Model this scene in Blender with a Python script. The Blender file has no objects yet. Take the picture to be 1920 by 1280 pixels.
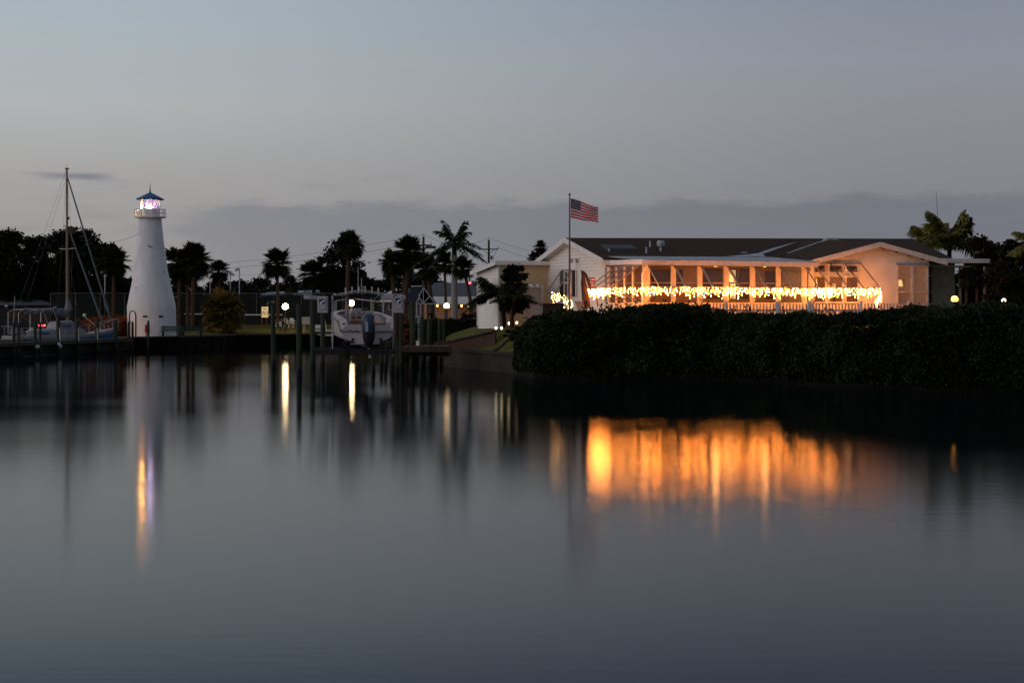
import bpy, math, random
import numpy as np
from mathutils import Vector, noise as mnoise
R = math.radians
# ---------------------------------------------------------------- camera
F, HZ, CZ = 3733.33, 584.0, 3.0
sc = bpy.context.scene
cam = bpy.data.objects.new('camera', bpy.data.cameras.new('camera'))
sc.collection.objects.link(cam)
cam.location = (0, 0, CZ); cam.rotation_euler = (R(90), 0, 0)
cam.data.lens = 70; cam.data.sensor_width = 36; cam.data.shift_y = -56/1920
cam.data.clip_start = .5; cam.data.clip_end = 5000
sc.camera = cam
sc.render.resolution_x = 1024; sc.render.resolution_y = 682
vs = sc.view_settings
vs.view_transform = 'Standard'; vs.look = 'None'; vs.exposure = 0; vs.gamma = 1
sc.cycles.max_bounces = 6; sc.cycles.transparent_max_bounces = 12
sc.cycles.use_light_tree = True
sc.cycles.sample_clamp_indirect = 6

def srgb(r, g, b):
    f = lambda c: (c/255/12.92) if c/255 <= .04045 else ((c/255+.055)/1.055)**2.4
    return (f(r), f(g), f(b), 1)

# ---------------------------------------------------------------- sky (dusk, low cloud bank)
world = bpy.data.worlds.new('World'); sc.world = world; world.use_nodes = True
nt = world.node_tree; nt.nodes.clear()
def N(nt, t, **k):
    n = nt.nodes.new(t)
    for a, b in k.items(): setattr(n, a, b)
    return n
def M(nt, op, a, b=None, c=None, clamp=False):
    n = nt.nodes.new('ShaderNodeMath'); n.operation = op; n.use_clamp = clamp
    for i, v in enumerate((a, b, c)):
        if v is None: continue
        if isinstance(v, (int, float)): n.inputs[i].default_value = v
        else: nt.links.new(v, n.inputs[i])
    return n.outputs[0]
def SS(nt, v, a, b, lo=0., hi=1.):
    n = nt.nodes.new('ShaderNodeMapRange'); n.interpolation_type = 'SMOOTHSTEP'
    nt.links.new(v, n.inputs[0])
    for i, x in zip((1, 2, 3, 4), (a, b, lo, hi)): n.inputs[i].default_value = x
    return n.outputs[0]
def MIX(nt, f, a, b, mode='MIX'):
    n = nt.nodes.new('ShaderNodeMix'); n.data_type = 'RGBA'; n.blend_type = mode
    for s, v in ((0, f), (6, a), (7, b)):
        if isinstance(v, (int, float, tuple)): n.inputs[s].default_value = v
        else: nt.links.new(v, n.inputs[s])
    return n.outputs[2]
def RAMP(nt, v, stops):
    n = nt.nodes.new('ShaderNodeValToRGB'); e = n.color_ramp.elements
    while len(e) < len(stops): e.new(.5)
    for q, (p, c) in zip(e, stops): q.position = p; q.color = c
    nt.links.new(v, n.inputs[0]); return n.outputs[0]
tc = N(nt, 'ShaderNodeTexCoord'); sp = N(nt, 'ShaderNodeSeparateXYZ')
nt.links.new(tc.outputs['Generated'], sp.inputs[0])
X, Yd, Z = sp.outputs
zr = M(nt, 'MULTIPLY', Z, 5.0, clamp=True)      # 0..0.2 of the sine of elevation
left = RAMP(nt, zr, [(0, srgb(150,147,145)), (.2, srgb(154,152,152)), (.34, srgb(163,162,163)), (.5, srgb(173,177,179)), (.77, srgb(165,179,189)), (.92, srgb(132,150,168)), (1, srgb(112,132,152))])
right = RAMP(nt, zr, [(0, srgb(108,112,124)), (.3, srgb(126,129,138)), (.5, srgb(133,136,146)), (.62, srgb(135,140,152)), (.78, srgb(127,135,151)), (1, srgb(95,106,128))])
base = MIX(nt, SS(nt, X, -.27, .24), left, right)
# cloud bank
cv = N(nt, 'ShaderNodeCombineXYZ')
nt.links.new(M(nt, 'MULTIPLY', X, 14), cv.inputs[0]); nt.links.new(M(nt, 'MULTIPLY', Z, 60), cv.inputs[2])
nz = N(nt, 'ShaderNodeTexNoise'); nz.inputs['Scale'].default_value = 1; nz.inputs['Detail'].default_value = 8; nz.inputs['Roughness'].default_value = .62
nt.links.new(cv.outputs[0], nz.inputs['Vector'])
nn = M(nt, 'MULTIPLY', M(nt, 'SUBTRACT', nz.outputs[0], .5), .03)
edge = M(nt, 'ADD', M(nt, 'ADD', .0545, nn), M(nt, 'MULTIPLY', SS(nt, X, .04, .16), .004))
inside = M(nt, 'SUBTRACT', edge, Z)
mk = M(nt, 'MULTIPLY', SS(nt, inside, -.0015, .0045), SS(nt, M(nt, 'ADD', X, M(nt, 'MULTIPLY', nn, 6)), -.2, -.13))
mk = M(nt, 'MULTIPLY', mk, SS(nt, inside, .0, .045, .72, .38))
cc = MIX(nt, SS(nt, X, -.2, .2), srgb(122,126,137), srgb(103,109,123))
base = MIX(nt, mk, base, cc)
# wisps left
cv2 = N(nt, 'ShaderNodeCombineXYZ')
nt.links.new(M(nt, 'MULTIPLY', X, 22), cv2.inputs[0]); nt.links.new(M(nt, 'MULTIPLY', Z, 150), cv2.inputs[2]); cv2.inputs[1].default_value = 3.3
n2 = N(nt, 'ShaderNodeTexNoise'); n2.inputs['Scale'].default_value = 1; n2.inputs['Detail'].default_value = 4
nt.links.new(cv2.outputs[0], n2.inputs['Vector'])
dz = M(nt, 'ABSOLUTE', M(nt, 'SUBTRACT', Z, .0662))
dx = M(nt, 'ABSOLUTE', M(nt, 'ADD', X, .219))
w = M(nt, 'MULTIPLY', M(nt, 'MULTIPLY', SS(nt, dz, .0, .0028, 1, 0), SS(nt, dx, .012, .027, 1, 0)), SS(nt, n2.outputs[0], .36, .55))
w = M(nt, 'ADD', M(nt, 'MULTIPLY', w, .85), M(nt, 'MULTIPLY', M(nt, 'MULTIPLY', SS(nt, n2.outputs[0], .58, .75), SS(nt, Z, .09, .06)), .25), clamp=True)
base = MIX(nt, w, base, srgb(122,125,137))
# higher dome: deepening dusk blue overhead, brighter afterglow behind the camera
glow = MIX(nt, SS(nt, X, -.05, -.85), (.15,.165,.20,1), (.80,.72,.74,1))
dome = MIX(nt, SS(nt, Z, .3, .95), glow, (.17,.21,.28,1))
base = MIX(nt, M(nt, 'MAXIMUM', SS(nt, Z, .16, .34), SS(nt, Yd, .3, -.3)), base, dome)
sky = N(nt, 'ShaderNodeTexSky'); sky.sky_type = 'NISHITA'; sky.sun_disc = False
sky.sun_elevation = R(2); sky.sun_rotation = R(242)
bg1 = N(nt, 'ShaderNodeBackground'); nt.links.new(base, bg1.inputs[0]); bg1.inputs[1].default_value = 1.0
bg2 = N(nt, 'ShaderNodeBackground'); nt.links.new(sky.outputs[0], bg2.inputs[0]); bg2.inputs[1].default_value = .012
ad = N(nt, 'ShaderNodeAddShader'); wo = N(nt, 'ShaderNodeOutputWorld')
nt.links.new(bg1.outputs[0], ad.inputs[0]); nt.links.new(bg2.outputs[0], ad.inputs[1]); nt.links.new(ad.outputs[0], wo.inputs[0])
# ---------------------------------------------------------------- afterglow
sl = bpy.data.lights.new('sun', 'SUN'); sl.energy = .30; sl.angle = R(50); sl.color = (1, .93, .93)
so = bpy.data.objects.new('sun', sl); sc.collection.objects.link(so)
so.rotation_euler = Vector((-.85, -.45, .28)).to_track_quat('Z', 'Y').to_euler()

# ---------------------------------------------------------------- helpers
rnd = random.Random(7)
nr = np.random.default_rng(11)
def P(px, py, Y): return Vector(((px-960)*Y/F, Y, CZ-(py-HZ)*Y/F))
def XP(px, Y): return (px-960)*Y/F
def ZP(py, Y): return CZ-(py-HZ)*Y/F
def link(o): sc.collection.objects.link(o); return o
def props(o, label=None, cat=None, group=None, kind=None):
    if label: o['label'] = label
    if cat: o['category'] = cat
    if group: o['group'] = group
    if kind: o['kind'] = kind
    return o
def thing(name, label, cat, loc, group=None):
    o = link(bpy.data.objects.new(name, None)); o.empty_display_size = .3
    o.location = Vector(loc); return props(o, label, cat, group)
def rootloc(p):
    while p.parent: p = p.parent
    return p.location.copy()
class MB:
    def __init__(s): s.v = []; s.f = []; s.m = []; s.cur = 0
    def add(s, vs, fs):
        b = len(s.v); s.v += [tuple(v) for v in vs]; s.f += [tuple(i+b for i in f) for f in fs]; s.m += [s.cur]*len(fs); return s
    def box(s, c, d, ang=0, ax=None):
        c = Vector(c)
        if ax is None:
            ax = (Vector((math.cos(ang), math.sin(ang), 0)), Vector((-math.sin(ang), math.cos(ang), 0)), Vector((0,0,1)))
        a, b, e = ax[0]*d[0]/2, ax[1]*d[1]/2, ax[2]*d[2]/2
        vs = [c+a*i+b*j+e*k for k in (-1,1) for j in (-1,1) for i in (-1,1)]
        return s.add(vs, [(0,2,3,1),(4,5,7,6),(0,1,5,4),(2,6,7,3),(0,4,6,2),(1,3,7,5)])
    def beam(s, p, q, w, h, up=Vector((0,0,1))):
        p, q = Vector(p), Vector(q); d = q-p; L = d.length
        if L < 1e-6: return s
        d.normalize(); sd = d.cross(up)
        if sd.length < 1e-3: sd = d.cross(Vector((0,1,0)))
        sd.normalize(); u = sd.cross(d)
        return s.box((p+q)/2, (L, w, h), ax=(d, sd, u))
    def tube(s, pts, r, n=8, cap=True):
        pts = [Vector(p) for p in pts]; k = len(pts)
        rs = r if isinstance(r, (list, tuple)) else [r]*k
        vs = []; prev = None
        for i, p in enumerate(pts):
            t = (pts[min(i+1, k-1)]-pts[max(i-1, 0)])
            if t.length < 1e-9: t = Vector((0,0,1))
            t.normalize()
            a = t.orthogonal() if prev is None else (prev - t*prev.dot(t))
            if a.length < 1e-6: a = t.orthogonal()
            a.normalize(); prev = a; b = t.cross(a)
            for j in range(n):
                q = 2*math.pi*j/n; vs.append(p+(a*math.cos(q)+b*math.sin(q))*rs[i])
        fs = [(i*n+j, i*n+(j+1)%n, (i+1)*n+(j+1)%n, (i+1)*n+j) for i in range(k-1) for j in range(n)]
        if cap: fs += [tuple(range(n))[::-1], tuple((k-1)*n+j for j in range(n))]
        return s.add(vs, fs)
    def lathe(s, prof, c, n=32, off=None, cap=True):
        c = Vector(c); vs = []
        for i, (r, z) in enumerate(prof):
            o = off(z) if off else Vector((0,0,0))
            for j in range(n):
                a = 2*math.pi*(j+.5)/n; vs.append(c+o+Vector((r*math.cos(a), r*math.sin(a), z)))
        k = len(prof)
        fs = [(i*n+j, i*n+(j+1)%n, (i+1)*n+(j+1)%n, (i+1)*n+j) for i in range(k-1) for j in range(n)]
        if cap: fs += [tuple(range(n))[::-1], tuple((k-1)*n+j for j in range(n))]
        return s.add(vs, fs)
    def ball(s, c, r, n=12, sc_=(1,1,1)):
        m = n//2; c = Vector(c); vs = [c+Vector((0,0,-r*sc_[2]))]
        for i in range(1, m):
            a = -math.pi/2+math.pi*i/m
            for j in range(n):
                q = 2*math.pi*j/n
                vs.append(c+Vector((r*math.cos(a)*math.cos(q)*sc_[0], r*math.cos(a)*math.sin(q)*sc_[1], r*math.sin(a)*sc_[2])))
        vs.append(c+Vector((0,0,r*sc_[2]))); t = len(vs)-1
        fs = [(0, 1+(j+1)%n, 1+j) for j in range(n)]
        for i in range(m-2):
            for j in range(n):
                fs.append((1+i*n+j, 1+i*n+(j+1)%n, 1+(i+1)*n+(j+1)%n, 1+(i+1)*n+j))
        fs += [(t, 1+(m-2)*n+j, 1+(m-2)*n+(j+1)%n) for j in range(n)]
        return s.add(vs, fs)
    def prism(s, pts, ext):
        pts = [Vector(p) for p in pts]; e = Vector(ext); n = len(pts)
        return s.add(pts+[p+e for p in pts], [tuple(range(n)), tuple(range(2*n-1, n-1, -1))]+[(i, i+n, (i+1)%n+n, (i+1)%n) for i in range(n)])
    def quad(s, *pts): return s.add(pts, [tuple(range(len(pts)))])
    def build(s, name, mat, parent=None, label=None, cat=None, group=None, kind=None, loc=None, smooth=True):
        if parent is not None: o0 = rootloc(parent)
        elif loc is not None: o0 = Vector(loc)
        else:
            a = np.array(s.v); o0 = Vector((a[:,0].mean(), a[:,1].mean(), a[:,2].min())) if kind != 'structure' else Vector((0,0,0))
        me = bpy.data.meshes.new(name)
        me.from_pydata([(v[0]-o0.x, v[1]-o0.y, v[2]-o0.z) for v in s.v], [], s.f)
        mats = mat if isinstance(mat, (list, tuple)) else [mat]
        for m in mats: me.materials.append(m)
        if len(mats) > 1: me.polygons.foreach_set('material_index', s.m)
        if smooth:
            me.polygons.foreach_set('use_smooth', [True]*len(me.polygons)); me.set_sharp_from_angle(angle=R(35))
        me.update()
        o = link(bpy.data.objects.new(name, me))
        if parent is not None: o.parent = parent
        else: o.location = o0
        return props(o, label, cat, group, kind)
def quadmesh(name, mat, V, parent=None, **k):
    """V: (n,4,3) world coordinates of separate leaf faces"""
    V = np.asarray(V, dtype=np.float64); n = len(V)
    if parent is not None: o0 = rootloc(parent)
    elif k.get('loc') is not None: o0 = Vector(k['loc'])
    else: o0 = Vector((V[...,0].mean(), V[...,1].mean(), V[...,2].min()))
    k.pop('loc', None)
    me = bpy.data.meshes.new(name)
    me.vertices.add(n*4); me.vertices.foreach_set('co', (V.reshape(-1,3)-np.array(o0)).astype(np.float32).ravel())
    me.loops.add(n*4); me.loops.foreach_set('vertex_index', np.arange(n*4, dtype=np.int32))
    me.polygons.add(n); me.polygons.foreach_set('loop_start', np.arange(0, n*4, 4, dtype=np.int32))
    me.materials.append(mat); me.update(calc_edges=True); me.validate()
    o = link(bpy.data.objects.new(name, me))
    if parent is not None: o.parent = parent
    else: o.location = o0
    return props(o, **k)
def leafquads(C, L, W, rng=nr, up=.3):
    """diamond leaves at centres C with random orientation"""
    n = len(C)
    d = rng.normal(size=(n,3)); d[:,2] += up; d /= np.linalg.norm(d, axis=1, keepdims=True)
    e = rng.normal(size=(n,3)); e -= d*(e*d).sum(1, keepdims=True); e /= np.linalg.norm(e, axis=1, keepdims=True)
    L = (L*rng.uniform(.6, 1.3, n))[:,None]; W = (W*rng.uniform(.7, 1.2, n))[:,None]
    return np.stack([C-d*L/2, C+e*W/2, C+d*L/2, C-e*W/2], axis=1)
def children(o): return [c for c in bpy.data.objects if c.parent == o]
def copy_tree(o, kids, parent=None):
    c = o.copy(); link(c); c.parent = parent
    for ch in kids.get(o, []): copy_tree(ch, kids, c)
    return c
def kidmap(root):
    m = {}
    st = [root]
    while st:
        x = st.pop(); m[x] = children(x); st += m[x]
    return m

def gl2(x, Y):
    """height of the far lawn, rising gently behind the bulkhead"""
    return 1.0 if x < XP(345, 165) else 1.0+.8*max(0, min(1, (Y-175)/12))
# ---------------------------------------------------------------- materials
def pm(name, col, rough=.6, metal=0., var=.15, scale=3., bump=0., bscale=20., spec=.22, streak=None):
    m = bpy.data.materials.new(name); m.use_nodes = True; t = m.node_tree
    b = t.nodes['Principled BSDF']; b.inputs['Roughness'].default_value = rough; b.inputs['Metallic'].default_value = metal
    b.inputs['Specular IOR Level'].default_value = spec
    g = N(t, 'ShaderNodeNewGeometry'); mp = N(t, 'ShaderNodeMapping'); t.links.new(g.outputs['Position'], mp.inputs[0])
    if streak: mp.inputs['Scale'].default_value = streak
    nz = N(t, 'ShaderNodeTexNoise'); nz.inputs['Scale'].default_value = scale; nz.inputs['Detail'].default_value = 5
    t.links.new(mp.outputs[0], nz.inputs['Vector'])
    c = (*col[:3], 1); lo = tuple(x*(1-var*1.6) for x in col[:3])+(1,); hi = tuple(min(1, x*(1+var)) for x in col[:3])+(1,)
    t.links.new(RAMP(t, nz.outputs[0], [(.25, lo), (.7, hi)]), b.inputs['Base Color'])
    if bump:
        n3 = N(t, 'ShaderNodeTexNoise'); n3.inputs['Scale'].default_value = bscale; t.links.new(mp.outputs[0], n3.inputs['Vector'])
        bp = N(t, 'ShaderNodeBump'); bp.inputs['Strength'].default_value = bump; bp.inputs['Distance'].default_value = .03
        t.links.new(n3.outputs[0], bp.inputs['Height']); t.links.new(bp.outputs[0], b.inputs['Normal'])
    return m
def em(name, col, s):
    m = bpy.data.materials.new(name); m.use_nodes = True; b = m.node_tree.nodes['Principled BSDF']
    b.inputs['Base Color'].default_value = (.8,.8,.8,1)
    b.inputs['Emission Color'].default_value = (*col, 1); b.inputs['Emission Strength'].default_value = s
    return m
def leafmat(name, c1, c2, rough=.5, spec=.06):
    m = bpy.data.materials.new(name); m.use_nodes = True; t = m.node_tree; b = t.nodes['Principled BSDF']
    g = N(t, 'ShaderNodeNewGeometry')
    nz = N(t, 'ShaderNodeTexNoise'); nz.inputs['Scale'].default_value = .45; nz.inputs['Detail'].default_value = 4; t.links.new(g.outputs['Position'], nz.inputs['Vector'])
    f = M(t, 'ADD', M(t, 'MULTIPLY', g.outputs['Random Per Island'], .5), M(t, 'MULTIPLY', SS(t, nz.outputs[0], .33, .67), .45))
    t.links.new(RAMP(t, f, [(.2, (*c1,1)), (.85, (*c2,1))]), b.inputs['Base Color'])
    b.inputs['Roughness'].default_value = rough; b.inputs['Specular IOR Level'].default_value = spec
    return m
def screenmat(name, col, alpha, rough=.5):
    m = bpy.data.materials.new(name); m.use_nodes = True; t = m.node_tree; t.nodes.remove(t.nodes['Principled BSDF'])
    d = N(t, 'ShaderNodeBsdfPrincipled'); d.inputs['Base Color'].default_value = (*col,1); d.inputs['Roughness'].default_value = rough
    tr = N(t, 'ShaderNodeBsdfTransparent'); mx = N(t, 'ShaderNodeMixShader'); mx.inputs[0].default_value = alpha
    t.links.new(tr.outputs[0], mx.inputs[1]); t.links.new(d.outputs[0], mx.inputs[2]); t.links.new(mx.outputs[0], t.nodes['Material Output'].inputs[0])
    return m
MT = dict(
 stucco=pm('white stucco', (.74,.73,.74), .7, var=.095, scale=1.6, bump=.35, bscale=9, streak=(1,1,.35)),
 porchpaint=pm('warm white porch paint', (.78,.66,.46), .5, var=.08, scale=4),
 siding=pm('white vinyl siding', (.80,.75,.68), .5, var=.05, scale=2),
 cream=pm('light-warmed white siding', (.66,.52,.33), .5, var=.06, scale=2),  # white siding with the warm light put into its colour
 whitep=pm('white paint', (.74,.72,.68), .45, var=.07, scale=4),
 trim=pm('weathered white trim', (.62,.58,.54), .5, var=.1, scale=5),
 greensid=pm('sage siding', (.52,.52,.42), .6, var=.08),
 alu=pm('aluminium', (.45,.45,.46), .4, .7, var=.12, scale=8),
 galv=pm('galvanised metal', (.38,.40,.43), .45, .5, var=.25, scale=2),
 darkmetal=pm('dark metal', (.05,.05,.055), .5, .3, var=.2),
 pipe=pm('fence pipe', (.12,.10,.095), .5, .3, var=.2),
 bluepaint=pm('blue painted metal', (.012,.075,.21), .4, 0, var=.1),
 hoistw=pm('aged white cover', (.36,.36,.38), .5, var=.12, scale=3),
 navy=pm('navy metal roof', (.0018,.004,.016), .9, 0, var=.1),
 shingle=pm('shingle', (.058,.038,.030), .95, var=.3, scale=9, bump=.5, bscale=25, spec=.05),
 shade=pm('dark shutter', (.035,.02,.02), .6, var=.2),
 pilewood=pm('treated pile', (.030,.038,.026), .8, var=.35, scale=2.5, bump=.6, bscale=12, streak=(1.5,1.5,.25)),
 pilewet=pm('wet pile', (.008,.008,.006), .55, var=.4, scale=8, bump=.8, bscale=20),
 dock=pm('dock timber', (.05,.038,.032), .75, var=.3, scale=3, bump=.4),
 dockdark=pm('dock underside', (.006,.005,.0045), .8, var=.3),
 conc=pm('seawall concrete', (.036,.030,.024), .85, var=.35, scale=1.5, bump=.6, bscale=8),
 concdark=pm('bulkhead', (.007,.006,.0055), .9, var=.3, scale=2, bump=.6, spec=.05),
 brick=pm('brick', (.07,.035,.022), .85, var=.3, scale=4, bump=.5),
 paving=pm('paving', (.10,.07,.06), .85, var=.15, scale=1.0),
 grass=pm('grass', (.085,.085,.02), .95, var=.35, scale=2.0, bump=.8, bscale=30, spec=.1),
 soil=pm('ground', (.025,.02,.014), .95, var=.3, scale=.5, spec=.1),
 court=pm('court surface', (.012,.03,.035), .8, var=.1),
 bark=pm('bark', (.075,.045,.03), .9, var=.3, scale=5, bump=.7, bscale=15, streak=(1,1,3)),
 barkdark=pm('dark bark', (.010,.008,.007), .9, var=.3, scale=5, bump=.7),
 barkgrey=pm('royal palm bark', (.25,.23,.21), .75, var=.15, scale=3, streak=(1,1,4)),
 sailgel=pm('weathered gelcoat', (.24,.235,.26), .4, var=.2, scale=2),
 gel=pm('gelcoat', (.50,.465,.46), .3, var=.04, scale=1.5),
 gelcream=pm('cream gelcoat', (.55,.50,.40), .35, var=.08),
 bluehull=pm('blue stripe', (.02,.10,.21), .3, var=.1),
 blackp=pm('black plastic', (.012,.012,.014), .4, var=.1),
 cowl=pm('outboard cowl', (.035,.05,.085), .22, .2, var=.15),
 silver=pm('silver panel', (.42,.44,.45), .3, .4, var=.1),
 tan=pm('tan vinyl', (.20,.10,.055), .6, var=.15),
 canvas=pm('grey canvas', (.16,.17,.19), .85, var=.25, scale=6, bump=.6, bscale=10),
 mast=pm('mast', (.24,.17,.13), .45, .3, var=.2, streak=(1,1,.3)),
 rope=pm('wire rope', (.12,.12,.125), .5, .3, var=.1),
 wire=pm('cable', (.04,.04,.045), .6),
 fender=pm('white fender', (.55,.55,.53), .45, var=.15),
 red=pm('red paint', (.35,.02,.015), .4, var=.1),
 orangep=pm('orange tape', (.6,.10,.02), .5, var=.1),
 greenp=pm('green slats', (.02,.06,.05), .6, var=.2),
 plast=pm('white resin', (.62,.60,.52), .45, var=.05),
 wallgrey=pm('grey block wall', (.10,.088,.082), .85, var=.12, scale=1),
 wallorange=pm('orange rendered wall', (.55,.30,.17), .8, var=.1),
 roofgrey=pm('grey roof', (.07,.078,.085), .8, var=.12),
 roofblue=pm('pale blue metal roof', (.30,.35,.42), .5, .1, var=.12),
 glass=pm('dark glass', (.02,.02,.022), .08, var=.1),
 awn=pm('awning frame metal', (.28,.23,.20), .5, .2, var=.12),
 umbrella=pm('rust red canvas', (.06,.030,.024), .8, var=.2, scale=4),
 brownwood=pm('brown wood', (.12,.06,.03), .6, var=.2, scale=4),
 porchwall=pm('porch wall', (.52,.33,.19), .7, var=.1),
 furn=pm('dark furniture', (.05,.035,.03), .6, var=.2),
 flagr=pm('flag red', (.42,.025,.05), .8, var=.08), flagw=pm('flag white', (.62,.58,.60), .8, var=.05), flagb=pm('flag blue', (.03,.035,.11), .8, var=.08),
 screen=screenmat('insect screen', (.03,.018,.012), .50),
 lantern=None, polemetal=pm('dark pole metal', (.12,.11,.11), .45, .4, var=.15),
 clear=screenmat('clear awning panel', (.25,.23,.22), .16, .25),
 wind=screenmat('green windscreen', (.004,.008,.006), .85, .9),
 leafdark=leafmat('dark leaf', (.0035,.0045,.0025), (.015,.018,.008)),
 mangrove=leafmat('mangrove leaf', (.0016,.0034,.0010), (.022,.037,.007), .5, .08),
 palmleaf=leafmat('palm leaf', (.007,.009,.0035), (.030,.033,.013)),
 royal=leafmat('royal palm leaf', (.007,.010,.004), (.028,.036,.013)),
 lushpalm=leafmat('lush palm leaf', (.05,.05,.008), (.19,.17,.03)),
 lampgold_palm=leafmat('palm leaf with lamp gold', (.07,.05,.010), (.24,.16,.035)),  # leaf colour brightened in place of lamp light
 litgrass=pm('short lawn', (.10,.085,.02), .95, var=.35, scale=2.0, bump=.8, bscale=30, spec=.05),
 rustgrass=leafmat('rust grass', (.10,.03,.008), (.30,.09,.022)),  # rust leaves, lightened to carry some lamp glow too
 bushred=leafmat('reddish bush', (.010,.006,.003), (.035,.016,.007)),
 em_bulb=em('icicle bulb', (1,.28,.038), 330), em_lamp=em('lamp globe', (1,.70,.34), 45), em_icdim=em('dim icicle bulb', (1,.45,.12), 110), em_lamp2=em('weaker lamp globe', (1,.66,.30), 6), em_path=em('path lamp', (1,.40,.07), 260),
 em_sodium=em('amber lamp', (1,.38,.014), 16),
 em_warm=em('warm lamp', (1,.55,.18), 3.2), em_win=em('lit window', (1,.62,.22), .9), em_lantern=em('lantern lamp', (.80,.62,1), 60), em_amber=em('amber beacon', (1,.42,.08), 1000),
 em_red=em('red lamp', (1,.03,.04), 9), em_spot=em('spot lamp', (1,.78,.48), 5), em_board=em('lamplit board glow', (.9,.55,.10), .35),  # notice board emission stands in for lamp light falling on it
)

def lanternglass():
    m = bpy.data.materials.new('lantern glass'); m.use_nodes = True; t = m.node_tree; t.nodes.remove(t.nodes['Principled BSDF'])
    tl = N(t, 'ShaderNodeBsdfTranslucent'); nz = N(t, 'ShaderNodeTexNoise'); nz.inputs['Scale'].default_value = 3
    g = N(t, 'ShaderNodeNewGeometry'); t.links.new(g.outputs['Position'], nz.inputs['Vector'])
    t.links.new(RAMP(t, nz.outputs[0], [(.3,(.30,.24,.34,1)), (.7,(.36,.29,.40,1))]), tl.inputs[0])
    tr = N(t, 'ShaderNodeBsdfTransparent'); mx = N(t, 'ShaderNodeMixShader'); mx.inputs[0].default_value = .30
    t.links.new(tr.outputs[0], mx.inputs[1]); t.links.new(tl.outputs[0], mx.inputs[2]); t.links.new(mx.outputs[0], t.nodes['Material Output'].inputs[0])
    return m
MT['lantern'] = lanternglass()
# ================================================================ water and land
def watermat():
    m = bpy.data.materials.new('water'); m.use_nodes = True; t = m.node_tree; t.nodes.remove(t.nodes['Principled BSDF'])
    g = N(t, 'ShaderNodeNewGeometry'); mp = N(t, 'ShaderNodeMapping'); t.links.new(g.outputs['Position'], mp.inputs[0]); mp.inputs['Scale'].default_value = (.5, 2.2, 1)
    n = N(t, 'ShaderNodeTexNoise'); n.inputs['Scale'].default_value = 1.6; n.inputs['Detail'].default_value = 3; t.links.new(mp.outputs[0], n.inputs['Vector'])
    bp = N(t, 'ShaderNodeBump'); bp.inputs['Strength'].default_value = .12; bp.inputs['Distance'].default_value = .010
    t.links.new(n.outputs[0], bp.inputs['Height'])
    mp2 = N(t, 'ShaderNodeMapping'); t.links.new(g.outputs['Position'], mp2.inputs[0]); mp2.inputs['Scale'].default_value = (.02, .07, 1)
    n2 = N(t, 'ShaderNodeTexNoise'); n2.inputs['Scale'].default_value = 1; n2.inputs['Detail'].default_value = 2; t.links.new(mp2.outputs[0], n2.inputs['Vector'])
    gl = N(t, 'ShaderNodeBsdfGlossy'); gl.distribution = 'BECKMANN'; t.links.new(SS(t, n2.outputs[0], .3, .7, .092, .118), gl.inputs['Roughness']); t.links.new(bp.outputs[0], gl.inputs['Normal'])
    gl.inputs['Color'].default_value = (.74,.745,.755,1)
    df = N(t, 'ShaderNodeBsdfDiffuse'); df.inputs['Color'].default_value = (.006,.010,.012,1)
    fr = N(t, 'ShaderNodeFresnel'); fr.inputs['IOR'].default_value = 1.185
    mx = N(t, 'ShaderNodeMixShader'); t.links.new(fr.outputs[0], mx.inputs[0]); t.links.new(df.outputs[0], mx.inputs[1]); t.links.new(gl.outputs[0], mx.inputs[2]); t.links.new(mx.outputs[0], t.nodes['Material Output'].inputs[0])
    return m
mb = MB(); mb.quad((-400,-60,0), (400,-60,0), (400,260,0), (-400,260,0))
mb.build('water', watermat(), kind='structure', smooth=False)

shore = [(-140, 170), (-42, 168), (XP(36,134)-14, 136), (XP(36,134), 134), (XP(38,150), 150), (XP(175,154), 154), (XP(183,150), 150), (XP(240,152), 152), (XP(330,156), 156), (XP(440,170), 170), (XP(600,175), 175),
         (XP(742,175), 175), (XP(772,122), 122), (XP(838,109), 109), (XP(975,96), 96), (2.6, 94.5), (8.75, 91.2), (14, 85), (20, 80), (26, 78), (140, 74)]
GL = 1.0
def below(z, pts): return [(x, y, z) for x, y in pts]
mb = MB(); mb.add(below(GL, shore)+[(900, 74, GL), (1500, 4000, GL), (-1500, 4000, GL), (-900, 170, GL)], [tuple(range(len(shore)+4))])
mb.build('ground', MT['soil'], kind='structure', smooth=False)
def wallstrip(mb, pts, z0, z1, th=.25, capw=.45, capz=.12):
    for (x0,y0),(x1,y1) in zip(pts, pts[1:]):
        d = Vector((x1-x0, y1-y0, 0)); L = d.length; d.normalize(); n = Vector((d.y, -d.x, 0))
        c = Vector(((x0+x1)/2, (y0+y1)/2, (z0+z1)/2))
        mb.box(c+n*.05, (L+.1, th, z1-z0), ax=(d, n, Vector((0,0,1))))
        k = int(L/2.2) if z1 > .87 else 0
        for i in range(1, k+1): mb.box((x0+d.x*L*i/(k+1)+n.x*.2, y0+d.y*L*i/(k+1)+n.y*.2, (z0+z1)/2), (.16, .10, z1-z0-.04), ax=(d, n, Vector((0,0,1))))
def capstrip(mb, pts, z, w=.5, h=.13):
    for (x0,y0),(x1,y1) in zip(pts, pts[1:]):
        d = Vector((x1-x0, y1-y0, 0)); L = d.length; d.normalize(); n = Vector((d.y, -d.x, 0))
        mb.box(Vector(((x0+x1)/2, (y0+y1)/2, z)), (L+w*.3, w, h), ax=(d, n, Vector((0,0,1))))
def seawall(pts, label, mface, mcap, ztop):
    t = thing('seawall', label, 'seawall', (pts[0][0], pts[0][1], 0))
    a = MB(); wallstrip(a, pts, -.5, ztop-.07); a.build('wall_face', mface, t, smooth=False)
    b = MB(); capstrip(b, pts, ztop); b.build('cap', mcap, t, smooth=False)
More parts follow.
